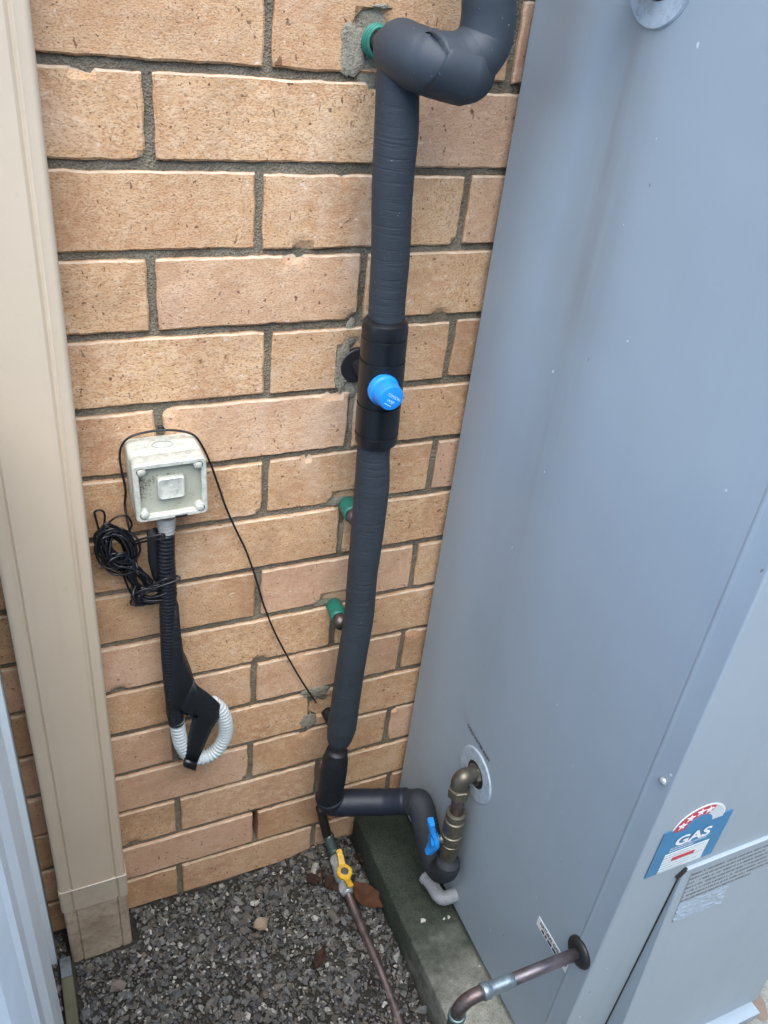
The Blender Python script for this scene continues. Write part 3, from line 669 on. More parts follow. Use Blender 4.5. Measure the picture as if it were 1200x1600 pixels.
o = add('edging_board', box(-0.3285, -0.3105, -1.6, -0.087, -0.03, 0.017, 0.0025), TIMBER); tag(o, 'mossy weathered timber edging board along the fence foot', 'board')
o = add('metal_strip', box(-0.328, -0.3115, -0.086, -0.053, -0.02, 0.014, 0.001), plain('dull_zinc', (0.17, 0.20, 0.215), 0.5, 0.4, var=0.4, dirt=0.7)); tag(o, 'short bluish zinc strip at the end of the edging board', 'metal strip')

# ------------------------------------------------------------------ lagged riser on the wall
RY = -0.066
def px_tube(pts, Y, n=26, per=6, wr=0.0, seed=0, taper_end=None):
    P = [ony(x, y, Y if not hasattr(Y, '__len__') else Y[i]) for i, (x, y, w) in enumerate(pts)]
    rr = [size(p, w) / 2 * 1.0 for p, (x, y, w) in zip(P, pts)]
    path = catmull(P, per); rad = lerp_list(rr, len(path))
    if wr:
        rad = [r_ * (1 + wr * noise.noise(Vector((i * 0.45, seed, 0))) + wr * 0.6 * noise.noise(Vector((i * 1.3, seed, 4)))) for i, r_ in enumerate(rad)]
    if taper_end: rad[-1] *= 0.55; rad[-2] *= 0.86
    return tube(path, rad, n)
riser = thing('lagged_riser', ony(528, 1165, RY), 'foam lagged cold water riser from the black elbow up the brick wall', 'pipe')
add('upper_lagging', px_tube([(622, 100, 66), (621, 150, 69), (619, 210, 70), (613, 300, 65), (610, 400, 61), (605, 470, 58), (603, 515, 57)], RY, per=14, wr=0.014, seed=1), FOAM, riser)
add('lower_lagging', px_tube([(586, 685, 52), (583, 712, 52), (581, 760, 55), (574, 830, 52), (566, 900, 47), (561, 960, 47), (553, 1010, 46), (545, 1060, 45), (538, 1110, 45), (534, 1135, 46), (530, 1155, 38), (528, 1166, 25)], RY, per=14, wr=0.012, seed=2), FOAM, riser)
add('copper_end', px_tube([(528, 1155, 16), (526, 1190, 16)], RY), COPPER, riser)
# the black taped elbow and the lagged run to the heater
elb = thing('lagged_inlet_pipe', ony(515, 1260, RY), 'black taped elbow and dark lagged pipe running from the riser to the heater inlet', 'pipe')
add('taped_sleeve', px_tube([(527, 1172, 33), (524, 1186, 40), (521, 1205, 43), (517, 1230, 41), (515, 1248, 40)], RY, per=8, wr=0.03, seed=3), TAPE, elb)
A0 = ony(515, 1243, RY); A1 = ony(533, 1254, RY - 0.006); A2 = ony(600, 1253, -0.098); A3 = Vector((0.236, -0.118, A2.z))
P3 = onx(657, 1258, 0.238); P4 = onx(669, 1308, 0.238); P5 = onx(680, 1346, 0.238)
path = catmull([A0, ony(519, 1252, RY), A1, (A1 + A2) / 2, A2, onx(636, 1251, 0.225)], 8)
add('horizontal_lagging', tube(path, [r_ * (1 + 0.035 * noise.noise(Vector((i * 0.35, 3, 1)))) for i, r_ in enumerate(lerp_list([0.024, 0.0225, 0.0222, 0.0218, 0.0215, 0.021], len(path)))], 24), FOAM3, elb)
U0 = onx(690, 1362, 0.238); U1 = onx(700, 1352, 0.238); U2 = onx(702, 1340, 0.238)
path2 = catmull([onx(626, 1251, 0.221), onx(645, 1254, 0.232), P3, P4, P5, onx(689, 1359, 0.238), onx(698, 1356, 0.238), onx(700.5, 1345, 0.238)], 8)
add('bent_lagging', tube(path2, [r_ * (1 + 0.04 * noise.noise(Vector((i * 0.4, 8, 1)))) for i, r_ in enumerate(lerp_list([0.0195, 0.0212, 0.0215, 0.0208, 0.0205, 0.020, 0.019, 0.0185], len(path2)))], 24), m_foam('dusty_foam', (0.020, 0.024, 0.030), 0.3, 0.7), elb)
# tempering valve in the riser
VY = RY - 0.002
v0 = ony(603, 497, VY); v1 = ony(587, 692, VY); ax = (v1 - v0); VL = ax.length
val = thing('mixing_valve', v1, 'black ribbed tempering valve with a bright blue cap on the riser', 'valve')
R = size(v0, 74) / 2
pr = [(0, R * 0.74), (0.002, R * 0.93), (0.006, R * 1.0), (0.030, R), (0.0305, R * 0.955), (0.033, R * 0.955), (0.0335, R), (0.068, R * 1.0), (0.0685, R * 0.95), (0.0715, R * 0.95), (0.072, R * 1.0)]
k = VL - 0.195
def sc(t): return t / 0.2 * VL
prof = [(0, .76), (.004, .95), (.012, 1.0), (.022, 1.0), (.0225, .96), (.026, .96), (.0265, 1.0), (.056, 1.0), (.0565, .955), (.0605, .955), (.061, 1.01), (.125, 1.01), (.1255, .955), (.130, .955), (.1305, 1.0), (.175, 1.0), (.1755, .96), (.179, .96), (.1795, 1.0), (.190, .99), (.196, .95), (.2, .74)]
add('valve_body', lathe(v0, ax, [(sc(t), R * r_) for t, r_ in prof], 36), BLACK, val, sharp=35)
cb = ony(597, 607, VY - R * 0.88)
cap_dir = Vector((0.02, -1, 0.0)).normalized()
capo = add('cap', lathe(cb, cap_dir, [(0, 0.0180), (0.004, 0.0184), (0.0070, 0.0180), (0.0085, 0.0160), (0.012, 0.0156), (0.024, 0.0149), (0.0265, 0.0138), (0.0275, 0.010)], 32), BLUE, val, sharp=40)
ct = cb + cap_dir * 0.0277
tang = -0.55
def capf(x, z): return lambda u, v, d: (ct.x + math.cos(tang) * (x + u) - math.sin(tang) * (z + v), ct.y - d, ct.z + math.sin(tang) * (x + u) + math.cos(tang) * (z + v))
LET = plain('cap_lettering', (0.45, 0.78, 0.95), 0.5, bump=0)
add('lettering', merge(text_geo('TOMSON', 0.0036, capf(-0.0088, 0.001), 0.0003, width=0.0175), text_geo('WSP', 0.0036, capf(-0.0055, -0.0052), 0.0003, width=0.010), prism([(-0.006, -0.0085), (0.004, -0.0085), (0.004, -0.0078), (-0.006, -0.0078)], capf(0, 0), 0.0001, 0.0003)), LET, capo, smooth=False)
fpn = ony(559, 571)
add('wall_flange', lathe((fpn.x, 0.006, fpn.z), (0, -1, 0), [(0, 0.0225), (0.007, 0.0225), (0.008, 0.0215), (0.008, 0.009), (0.062, 0.009)], 30), RUBBER, val, sharp=40)

# ------------------------------------------------------------------ hot water lagging, upper right
UY = -0.108
hot = thing('lagged_hot_pipe', ony(606, 92, UY), 'smooth grey lagged hot water pipe bending upward beside the heater', 'pipe')
pts = [(678, 98, 88), (710, 99, 89), (738, 88, 90), (756, 64, 89), (763, 30, 87), (765, -10, 86)]
hs = ony(585, 64)
P = [ony(x, y, UY + 0.006 * min(1, i / 3)) for i, (x, y, w) in enumerate(pts)]; rr = [size(p, w) / 2 for p, (x, y, w) in zip(P, pts)]
arc0 = [Vector((hs.x + 0.046 * (1 - math.cos(q_)), -0.064 - 0.044 * math.sin(q_), hs.z - 0.001 - 0.010 * q_ / 1.57)) for q_ in np.linspace(0, math.pi / 2, 6)]
P = [Vector((hs.x, -0.055, hs.z))] + arc0 + P; rr = [0.026] + [0.0268, 0.0272, 0.0276, 0.028, 0.028, 0.028] + rr
top = P[-1]
P += [top + Vector((0, 0, k_)) for k_ in (0.03, 0.07, 0.13, 0.22, 0.34, 0.48, 0.64, 0.82)]; rr += [rr[-1]] * 8
path = catmull(P, 10); rad = lerp_list(rr, len(path)); acc = 0.0; R0 = 0.030
for i in range(len(path)):
    if i: acc += (path[i] - path[i - 1]).length
    if acc < 0.014: rad[i] = min(rad[i], R0 * (0.45 + 0.55 * math.sqrt(max(0, 1 - (1 - acc / 0.014) ** 2))))
rad = [r_ * (1 + 0.012 * noise.noise(Vector((i * 0.3, 9, 0)))) for i, r_ in enumerate(rad)]
add('lagging', tube(path, rad, 30), FOAM2, hot)
hs = ony(585, 64)
add('copper_stub', tube(catmull([(hs.x, 0.02, hs.z), (hs.x, -0.03, hs.z), (hs.x + 0.001, -0.07, hs.z - 0.003)]), 0.0095, 18), COPPER, hot)
gr = []
for k in range(3): gr.append(tube([(hs.x + 0.0135 * math.cos(a) * (1 - 0.07 * k), -0.004 - 0.004 * k, hs.z + 0.0145 * math.sin(a) * (1 - 0.05 * k)) for a in np.linspace(0, 2 * math.pi, 26)], 0.0019, 8, False))
add('green_sleeve', merge(*gr), GREEN, hot)

# ------------------------------------------------------------------ green sleeved stubs
for (px, py, qx, qy, lab_, tipc) in ((536, 781, 556, 812, 'green plastic sleeve poking from the wall just below the valve', False), (516, 937, 534, 976, 'green sleeved copper stub poking from the wall, the lower of the two', True)):
    a = ony(px + 3, py + 4, 0.012); b = ony(qx, qy, -0.050)
    s_ = thing('pipe_stub', a, lab_, 'pipe stub')
    mid = a.lerp(b, 0.72)
    add('sleeve', tube(catmull([a, a.lerp(b, 0.4) + Vector((0, 0, 0.002)), mid], 6), [0.0112, 0.0122, 0.0118], 18), GREEN, s_)
    add('copper_tip', tube([a.lerp(b, 0.6), b], 0.0095, 16), COPPER, s_)
ts = ony(509, 1110, 0.006)
o = add('taped_stub', tube(catmull([ts, ts + Vector((0.006, -0.022, -0.006)), ts + Vector((0.012, -0.05, -0.016))], 6), [0.009, 0.012, 0.010], 14), TAPE); tag(o, 'black taped stub in the broken mortar hole behind the riser', 'pipe stub')

# ------------------------------------------------------------------ isolating switch
bx0, bx1, bz0, bz1, bd = -0.1628, -0.0818, 0.8345, 0.9095, 0.0625
sw = thing('isolator_switch', (-0.1225, 0, bz0), 'grey-white weatherproof isolator switch with a mouldy recessed face on the wall', 'switch')
ROT = Matrix.Rotation(math.radians(-1.2), 4, 'Y')
def tilt(g):
    c0 = Vector(((bx0 + bx1) / 2, 0, (bz0 + bz1) / 2)); return [c0 + ROT @ (Vector(v) - c0) for v in g[0]], g[1]
def rrect(x0, x1, z0, z1, r, k=4):
    return [(x1 - r + r * math.cos(a), z1 - r + r * math.sin(a)) for a in np.linspace(0, math.pi / 2, k)] + [(x0 + r + r * math.cos(a), z1 - r + r * math.sin(a)) for a in np.linspace(math.pi / 2, math.pi, k)] + \
           [(x0 + r + r * math.cos(a), z0 + r + r * math.sin(a)) for a in np.linspace(math.pi, 1.5 * math.pi, k)] + [(x1 - r + r * math.cos(a), z0 + r + r * math.sin(a)) for a in np.linspace(1.5 * math.pi, 2 * math.pi, k)]
def stack(layers, cap0=True, cap1=True):               # layers [(outline, y)]
    V, F = [], []; n = len(layers[0][0])
    for ol, y in layers: V += [(x, y, z) for x, z in ol]
    for i in range(len(layers) - 1):
        for k in range(n): a, b = i * n + k, i * n + (k + 1) % n; F.append((a, b, b + n, a + n))
    if cap0: F.append(tuple(reversed(range(n))))
    if cap1: m = (len(layers) - 1) * n; F.append(tuple(range(m, m + n)))
    return V, F
def rr(g, r=0.005): return rrect(bx0 + g, bx1 - g, bz0 + g, bz1 - g, r)
bb = add('back_box', tilt(stack([(rr(0.0012), 0.001), (rr(0.0), -0.040), (rr(0.0005), -0.0412)])), BOXW, sw, sharp=35)
kn = [(-0.1225 + 0.0115 * math.cos(a), -0.022 + 0.0075 * math.sin(a), bz1 + 0.0002) for a in np.linspace(0, 2 * math.pi, 30)]
add('knockout', tilt(tube(kn, 0.0005, 6, False)), plain('knockout_line', (0.36, 0.38, 0.36), 0.5, bump=0), bb)
fw = 0.0062
lid = add('lid_frame', tilt(stack([(rr(0.0006), -0.0414), (rr(0.0), -0.0425), (rr(0.0), -bd + 0.0015), (rr(0.0012), -bd), (rr(fw - 0.001, 0.002), -bd), (rr(fw, 0.002), -bd + 0.001), (rr(fw, 0.002), -bd + 0.0100)], True, False)), BOXW, sw, sharp=35)
add('face_plate', tilt(stack([(rr(fw - 0.0004, 0.002), -bd + 0.0098), (rr(fw - 0.0004, 0.002), -bd + 0.0084)])), PLATE, lid, smooth=False)
for sx, sz in ((0, 0), (1, 0), (0, 1), (1, 1)):
    cx, cz = (bx0 + 0.0088, bx1 - 0.0088)[sx], (bz0 + 0.0088, bz1 - 0.0088)[sz]
    pil = add('corner_post', tilt(lathe((cx, -bd + 0.0092, cz), (0, -1, 0), [(0, 0.0058), (0.0082, 0.0056), (0.0092, 0.0049)], 20)), BOXW, lid, sharp=40)
    add('screw', tilt(lathe((cx, -bd - 0.0001, cz), (0, -1, 0), [(0, 0.0039), (0.0006, 0.0039), (0.0011, 0.0031)], 18)), BOXW, lid, sharp=40)
kx, kz = -0.1215, 0.8735
kb = add('switch_button', tilt(stack([(rrect(kx - 0.0155, kx + 0.0155, kz - 0.0145, kz + 0.0145, 0.003), -bd + 0.0135), (rrect(kx - 0.015, kx + 0.015, kz - 0.014, kz + 0.014, 0.003), -bd + 0.0035), (rrect(kx - 0.0135, kx + 0.0135, kz - 0.0125, kz + 0.0125, 0.003), -bd + 0.0018), (rrect(kx - 0.0115, kx + 0.0115, kz - 0.0105, kz + 0.0105, 0.002), -bd + 0.0026)])), BOXW, sw, sharp=35)
add('button_mark', tilt(merge(prism([(-0.0028, 0.002), (0, 0.0055), (0.0028, 0.002)], lambda u, v, d: (kx + u, -bd + 0.0027 - d, kz + v), 0, 0.0006), prism([(-0.0028, -0.002), (0, -0.0055), (0.0028, -0.002)], lambda u, v, d: (kx + u, -bd + 0.0027 - d, kz + v), 0, 0.0006), lathe((kx, -bd + 0.0027, kz), (0, -1, 0), [(0, 0.0015), (0.0006, 0.0015)], 10))), BOXW, kb, smooth=False)
pb = ony(282, 806, -bd)
add('chipped_clip', box(pb.x - 0.006, pb.x + 0.008, -bd - 0.0012, -bd + 0.003, bz0 + 0.0005, bz0 + 0.0035, 0.0005), BLACK, lid)

# conduit: grey gland, black corrugated hose wrapped in tape, pale loop at the end
CY = -0.036
cdt = thing('flexible_conduit', ony(300, 1195, -0.03), 'taped black corrugated conduit hanging under the switch with a pale looped end', 'conduit')
g0 = ony(259, 806, CY); g1 = ony(261, 838, CY); gl = (g1 - g0).length; r0 = size(g0, 31) / 2
prof = [(0, r0)]; 
for i in range(5): t = 0.15 + 0.17 * i; prof += [(t * gl, r0 * (1 - .06 * i)), ((t + 0.10) * gl, r0 * (1 - .06 * i)), ((t + 0.105) * gl, r0 * (.86 - .06 * i)), ((t + 0.165) * gl, r0 * (.86 - .06 * i))]
prof.append((gl * 1.05, r0 * 0.6))
add('gland', lathe(g0, g1 - g0, prof, 26), plain('gland_grey', (0.42, 0.43, 0.41), 0.5), cdt, sharp=35)
def corrugated(pts, Y, pitch, depth, n=20, sharpen=1.0):
    P = [ony(x, y, Y if not hasattr(Y, '__len__') else Y[i]) for i, (x, y, w) in enumerate(pts)]; R_ = [size(p, w) / 2 for p, (x, y, w) in zip(P, pts)]
    fine = catmull(P, 60); L_ = [0]
    for a, b in zip(fine[:-1], fine[1:]): L_.append(L_[-1] + (b - a).length)
    nn = int(L_[-1] / pitch) * 4; ss = np.linspace(0, L_[-1], nn + 1); A_ = np.array([tuple(p) for p in fine])
    path = [Vector((np.interp(s, L_, A_[:, 0]), np.interp(s, L_, A_[:, 1]), np.interp(s, L_, A_[:, 2]))) for s in ss]
    rb = lerp_list(R_, len(fine)); rad = [np.interp(s, L_, rb) - (depth if i % 4 == 0 else depth * 0.15 if i % 4 == 2 else depth * 0.35) for i, s in enumerate(ss)]
    return tube(path, rad, n)
add('black_hose', corrugated([(259, 832, 29), (259, 870, 30), (262, 920, 29), (263, 970, 28), (265, 1020, 28), (268, 1060, 27), (272, 1100, 26), (276, 1130, 26)], CY, 0.0055, 0.0020), CORR, cdt)
add('pale_loop', corrugated([(276, 1122, 25), (279, 1145, 25), (285, 1165, 25), (299, 1181, 25), (318, 1183, 24), (338, 1172, 24), (351, 1150, 24), (352, 1128, 24), (344, 1108, 24), (330, 1095, 22)], [CY, CY, CY, CY + .002, CY + .004, CY + .004, CY + .003, CY, CY, CY], 0.0062, 0.0026), WHITE, cdt)
def flap(pix, Y, th, nm, mat, bulge=0.004):
    P = [ony(x, y, Y) for x, y in pix]; c0 = sum(P, Vector()) / len(P); n = len(P); V = []; F = []
    for t, yy in ((1, 0.0), (0.72, -bulge * 0.7), (0.35, -bulge)):
        V += [c0 + (p - c0) * t + Vector((0, yy + 0.0012 * noise.noise(p * 130 * (t + .4)), 0)) for p in P]
    V.append(c0 + Vector((0, -bulge, 0))); i0 = len(V) - 1
    for r_ in range(2):
        for k in range(n): a, b = r_ * n + k, r_ * n + (k + 1) % n; F.append((a, b, b + n, a + n))
    for k in range(n): F.append((2 * n + k, 2 * n + (k + 1) % n, i0))
    m = len(V); V += [p + Vector((0, th, 0)) for p in P]
    for k in range(n): F.append(((k + 1) % n, k, m + k, m + (k + 1) % n))
    F.append(tuple(range(m, m + n)))
    return add(nm, (V, F), mat, cdt)
flap([(232, 838), (246, 832), (262, 850), (262, 910), (252, 912), (240, 908), (234, 885)], CY + 0.004, 0.012, 'tape_wrap', TAPE, 0.003)
flap([(270, 930), (279, 945), (283, 990), (287, 1020), (300, 1050), (306, 1070), (290, 1105), (279, 1125), (262, 1124), (262, 1050), (262, 980)], CY - 0.004, 0.014, 'tape_wrap', TAPE, 0.011)
flap([(300, 1062), (310, 1075), (328, 1088), (344, 1102), (343, 1122), (331, 1140), (308, 1192), (288, 1190), (296, 1150), (305, 1110), (301, 1092), (285, 1115), (280, 1105)], CY - 0.010, 0.005, 'tape_tail', TAPE, 0.004)
flap([(290, 1189), (308, 1193), (306, 1205), (287, 1198)], CY - 0.013, 0.006, 'tape_tail', BLACK, 0.003)

# ------------------------------------------------------------------ thin black cable and its tangled coil
cab = thing('sensor_cable', ony(185, 860, -0.02), 'thin black cable tangled in a coil by the conduit and looped over the switch', 'cable')
def wire(pix, Y, nm, r=0.0013, per=7, n=7, parent=None):
    P = [ony(q[0], q[1], q[2] if len(q) > 2 else Y) for q in pix]
    return add(nm, tube(catmull(P, per), r, n), WIRE, parent or cab)
wire([(204, 868, -.03), (206, 845, -.025), (200, 818, -.02), (195, 790), (196, 765), (190, 735), (187, 712), (191, 695), (203, 683), (225, 676), (255, 672, -.014), (285, 674, -.014), (304, 681, -.016), (316, 697, -.018), (328, 722, -.014), (340, 755), (352, 790), (366, 822), (385, 862), (400, 905), (412, 945), (428, 985), (447, 1022), (466, 1055), (483, 1082), (494, 1098, -.004)], -.009, 'loose_run', 0.0014)
wire([(256, 672, -.004), (252, 667, -.003), (246, 668, -.002)], -.003, 'cable_clip', 0.002)
wire([(160, 850, -.025), (155, 830), (149, 808), (148, 800), (156, 797), (163, 802), (163, 818), (160, 835), (157, 850, -.025)], -.012, 'stray_loop')
wire([(168, 850, -.03), (166, 832), (172, 815), (188, 806), (200, 808), (206, 820), (200, 832), (192, 842, -.03)], -.018, 'stray_loop')
wire([(200, 850, -.03), (222, 842, -.05), (246, 836, -.056), (256, 835, -.056), (255, 842, -.056), (238, 843, -.05), (212, 850, -.035)], -.03, 'stray_loop')
random.seed(21)
def coil(cx, cy, ax_, ay_, ang, turns, nm, Yc, dep):
    for k in range(turns):
        P = []; f1, f2 = random.uniform(0.55, 1.0), random.uniform(0.5, 1.0); ph = random.uniform(0, 6.28); ox, oy = random.gauss(0, ax_ * .14), random.gauss(0, ay_ * .14); da = random.gauss(0, 0.25); yo = random.uniform(-dep, dep)
        for i in range(13):
            a = ph + 2 * math.pi * i / 12 * random.uniform(0.97, 1.03); u, v = ax_ * f1 * math.cos(a) * random.uniform(.9, 1.1), ay_ * f2 * math.sin(a) * random.uniform(.9, 1.1)
            q = ang + da; P.append(ony(cx + ox + u * math.cos(q) - v * math.sin(q), cy + oy + u * math.sin(q) + v * math.cos(q), Yc + yo * 0.6 + dep * 0.6 * math.sin(a + ph)))
        add(nm, tube(catmull(P, 5), 0.00145, 6), WIRE, cab)
coil(184, 855, 36, 26, 0.9, 24, 'coil_turn', -0.024, 0.012)
coil(190, 880, 30, 16, 0.2, 5, 'coil_turn', -0.030, 0.010)
coil(216, 905, 34, 12, 0.8, 9, 'coil_turn', -0.030, 0.008)
coil(238, 928, 32, 15, -0.15, 13, 'coil_turn', -0.034, 0.010)
wire([(210, 930, -.04), (232, 922, -.052), (262, 912, -.056), (280, 905, -.054), (276, 900, -.05), (258, 905, -.056), (236, 915, -.05)], -.05, 'binding_strand', 0.0014)
wire([(212, 915, -.036), (208, 930, -.046), (214, 945, -.046), (218, 930, -.046)], -.04, 'binding_strand', 0.0018)
nl = ony(229, 904)
o = add('nail', lathe((nl.x, 0.004, nl.z), (0, -1, 0), [(0, 0.0016), (0.012, 0.0016), (0.0125, 0.0032), (0.0145, 0.003), (0.015, 0.001)], 12), BRASS); tag(o, 'small brassy nail head in the wall between coil and conduit', 'nail')

# ------------------------------------------------------------------ gas supply on the ground
gz = 0.034
gas = thing('gas_supply_pipe', (0.14, -0.06, 0.02), 'copper gas pipe coming down the wall and lying across the gravel', 'pipe')
g1 = [ony(501, 1262, -0.018), ony(506, 1285, -0.018), ony(512, 1308, -0.022), Vector((0.1405, -0.034, 0.058)), onz(522, 1330, 0.052)]
add('wall_pipe', tube(catmull(g1[:3], 8), 0.0085, 16), m_copper('dark_pipe', (0.06, 0.055, 0.05), 0.1), gas)
add('green_bend', tube(catmull([g1[2] + Vector((0, 0.001, .006)), g1[3], g1[4], onz(526, 1340, 0.050)], 8), 0.0098, 16), VERD, gas)
lo = [onz(543, 1392, 0.042), onz(551, 1415, 0.036), onz(575, 1472, gz - 0.002), onz(590, 1506, 0.031), onz(606, 1547, 0.026), onz(624, 1597, 0.022), onz(640, 1650, 0.02), (0.145, -0.62, 0.012), (0.15, -1.5, 0.008)]
add('ground_pipe', tube(catmull(lo, 8), 0.0079, 16), COPPER, gas)
a = onz(525, 1337, 0.050); b = onz(545, 1398, 0.041); d = b - a; L = d.length
gv = thing('gas_valve', a.lerp(b, 0.5) + Vector((0, 0, -0.015)), 'chrome ball valve with a yellow butterfly handle on the gravel', 'valve')
add('body', lathe(a, d, [(0, .0084), (.002, .0113), (.12 * L, .0122), (.16 * L, .0122), (.17 * L, .0097), (.2 * L, .0097), (.21 * L, .0126), (.3 * L, .0130), (.36 * L, .0139), (.5 * L, .0147), (.62 * L, .0139), (.66 * L, .0113), (.72 * L, .0105), (.73 * L, .0130), (.86 * L, .0130), (.87 * L, .0109), (.98 * L, .0105), (L, .0084)], 24), CHROME, gv, sharp=35)
for t in (0.08, 0.8): add('hex_nut', lathe(a + d * t, d, [(0, .0125), (.001, .0145), (.13 * L, .0145), (.14 * L, .0125)], 6), CHROME, gv, smooth=False)
pv = onz(538, 1363, 0.070); u = d.normalized(); wv = Vector((0, 0, 1)); wv = (wv - u * wv.dot(u)).normalized(); s_ = u.cross(wv)
add('stem', lathe(a.lerp(b, .45), pv - a.lerp(b, .45), [(0, .008), ((pv - a.lerp(b, .45)).length, .007)], 16), CHROME, gv)
hn = []
def hp(q, r_, z): return pv + u * q + s_ * r_ + wv * z
hub = lathe(pv - wv * 0.003, wv, [(0, .0125), (.001, .0135), (.006, .0135), (.0075, .012), (.0075, .007), (.006, .006)], 26)
def wing(sg, L2):
    V, F = [], []
    st_ = [(0.006, 0.0085, 0.0), (0.013, 0.0055, 0.001), (0.018, 0.0048, 0.004), (0.026, 0.0046, 0.008), (L2, 0.0050, 0.0105), (L2 + 0.0025, 0.0032, 0.011)]
    for q, w_, z in st_:
        for r_, zz in ((-w_, -0.0018), (w_, -0.0018), (w_, 0.0022), (-w_, 0.0022)): V.append(hp(sg * q, r_, z + zz))
    for i in range(len(st_) - 1):
        for k2 in range(4): a2, b2 = i * 4 + k2, i * 4 + (k2 + 1) % 4; F.append((a2, b2, b2 + 4, a2 + 4))
    F.append((3, 2, 1, 0)); m = (len(st_) - 1) * 4; F.append((m, m + 1, m + 2, m + 3)); return V, F
hd = add('handle', merge(hub, wing(1, 0.030), wing(-1, 0.034)), YELLOW, gv, sharp=35)
add('handle_screw', merge(lathe(pv + wv * 0.001, wv, [(0, .0068), (.004, .0068), (.0045, .0058)], 14)), plain('dark_steel', (0.12, 0.12, 0.12), 0.4, 0.6), hd, smooth=False)

# gas pipe out of the heater's side
gp = thing('heater_gas_pipe', (0.1, pg.y, 0.03), 'aged copper gas pipe elbowing down from the black grommet in the heater side', 'pipe')
xe = 0.104; zg = pg.z
add('horizontal_pipe', tube([(HX - 0.003, pg.y, zg), (0.15, pg.y, zg)], 0.0074, 20), m_copper('dark_copper', (0.17, 0.15, 0.165), 0.2), gp)
add('soldered_joint', lathe((0.163, pg.y, zg), (-1, 0, 0), [(-0.012, .0076), (-.004, .0080), (0, .0084), (.004, .0081), (.012, .0087), (.018, .0084), (.022, .0090), (.0225, .0100), (.030, .0100), (.031, .0090)], 24), SOLDER, gp)
bend = [(0.136, pg.y, zg), (0.127, pg.y, zg - 0.0006)] + [(0.126 - 0.021 * math.sin(t), pg.y, zg - 0.0225 + 0.0215 * math.cos(t)) for t in np.linspace(0.2, math.pi / 2, 8)] + [(0.105, pg.y, zg - 0.034)]
add('elbow', tube(bend, 0.0084, 20), COPPER, gp)
add('lower_collar', lathe((0.105, pg.y, zg - 0.030), (0, 0, -1), [(0, .0090), (.001, .0106), (.008, .0106), (.009, .0092), (.03, .0090)], 24), VERD, gp)
add('down_pipe', tube([(0.105, pg.y, zg - 0.045), (0.105, pg.y, 0.0)], 0.0082, 18), VERD, gp)

# ------------------------------------------------------------------ cold inlet fittings and blue lever valve
iv = thing('inlet_valve', onx(700, 1340, 0.238), 'aged brass inlet elbow and valve with a blue lever on the heater side', 'valve')
XI = 0.241
e0 = Vector((HX + 0.002, pin.y - 0.002, pin.z + 0.004)); e1 = onx(719, 1213, XI); e2 = onx(717.5, 1236, XI); e3 = onx(713.5, 1268, XI); e4 = onx(700, 1338, XI)
e1 = Vector((XI, (e0.y + e1.y) / 2 - 0.004, e1.z)); 
add('elbow', tube(catmull([e0, e0.lerp(e1, .5) + Vector((0, 0, .002)), Vector((XI + .004, e1.y, e1.z)), e1 + Vector((-.001, 0, -.010)), e2], 8), [.0115, .0115, .0124, .0126, .0115], 20), BRASS, iv)
add('collar_nut', lathe((HX - 0.002, e0.y, e0.z), (-1, 0, 0), [(0, .0165), (.006, .0165), (.007, .0145)], 6), BRASS, iv, smooth=False)
dv = e3 - e2
add('hex_nut', lathe(e2, dv, [(-.007, .0145), (-.006, .0165), (.009, .0165), (.010, .0145)], 6), BRASS, iv, smooth=False)
add('tail_pipe', tube([e2, e3 + dv * 0.1], 0.0098, 18), COPPER, iv)
dv = e4 - e3; L = dv.length
add('valve_body', lathe(e3, dv, [(0, .0115), (.001, .0150), (.10 * L, .0155), (.11 * L, .0140), (.14 * L, .0140), (.15 * L, .0160), (.40 * L, .0162), (.41 * L, .0145), (.44 * L, .0145), (.45 * L, .0165), (.60 * L, .0165), (.61 * L, .0148), (.64 * L, .0148), (.65 * L, .0160), (.85 * L, .0155), (.86 * L, .0130), (L, .0125), (L + 0.02, .0125)], 24), BRASS, iv, sharp=35)
dn = dv.normalized(); pvt = e3 + dv * 0.58; out = Vector((-0.55, -0.0, 0.0)); out = Vector((-0.9, 0.22, 0.1)); out = (out - dn * out.dot(dn)).normalized(); sd_ = dn.cross(out)
hb = pvt + out * 0.026
add('stem', lathe(pvt, out, [(0, .008), (.026, .0065)], 14), BRASS, iv)
def lv(q, r_, z): return hb - dn * q + sd_ * r_ + out * z
V, F = [], []
st_ = [(-0.026, 0.0070, 0.006), (-0.020, 0.0085, 0.004), (-0.010, 0.0110, 0.0), (0.0, 0.0130, -0.001), (0.010, 0.0110, 0.0), (0.016, 0.0080, 0.003), (0.026, 0.0070, 0.007), (0.042, 0.0078, 0.010), (0.045, 0.0055, 0.010)]
for q, w_, z in st_:
    for r_, zz in ((-w_, -0.003), (w_, -0.003), (w_, 0.004), (w_ * .6, 0.006), (-w_ * .6, 0.006), (-w_, 0.004)): V.append(lv(q, r_, z + zz))
for i in range(len(st_) - 1):
    for k2 in range(6): a2, b2 = i * 6 + k2, i * 6 + (k2 + 1) % 6; F.append((a2, b2, b2 + 6, a2 + 6))
F.append(tuple(reversed(range(6)))); m = (len(st_) - 1) * 6; F.append(tuple(range(m, m + 6)))
add('lever', merge((V, F), lathe(hb - out * 0.004, out, [(0, .0105), (.010, .011), (.012, .0095)], 20)), BLUE, iv, sharp=35)

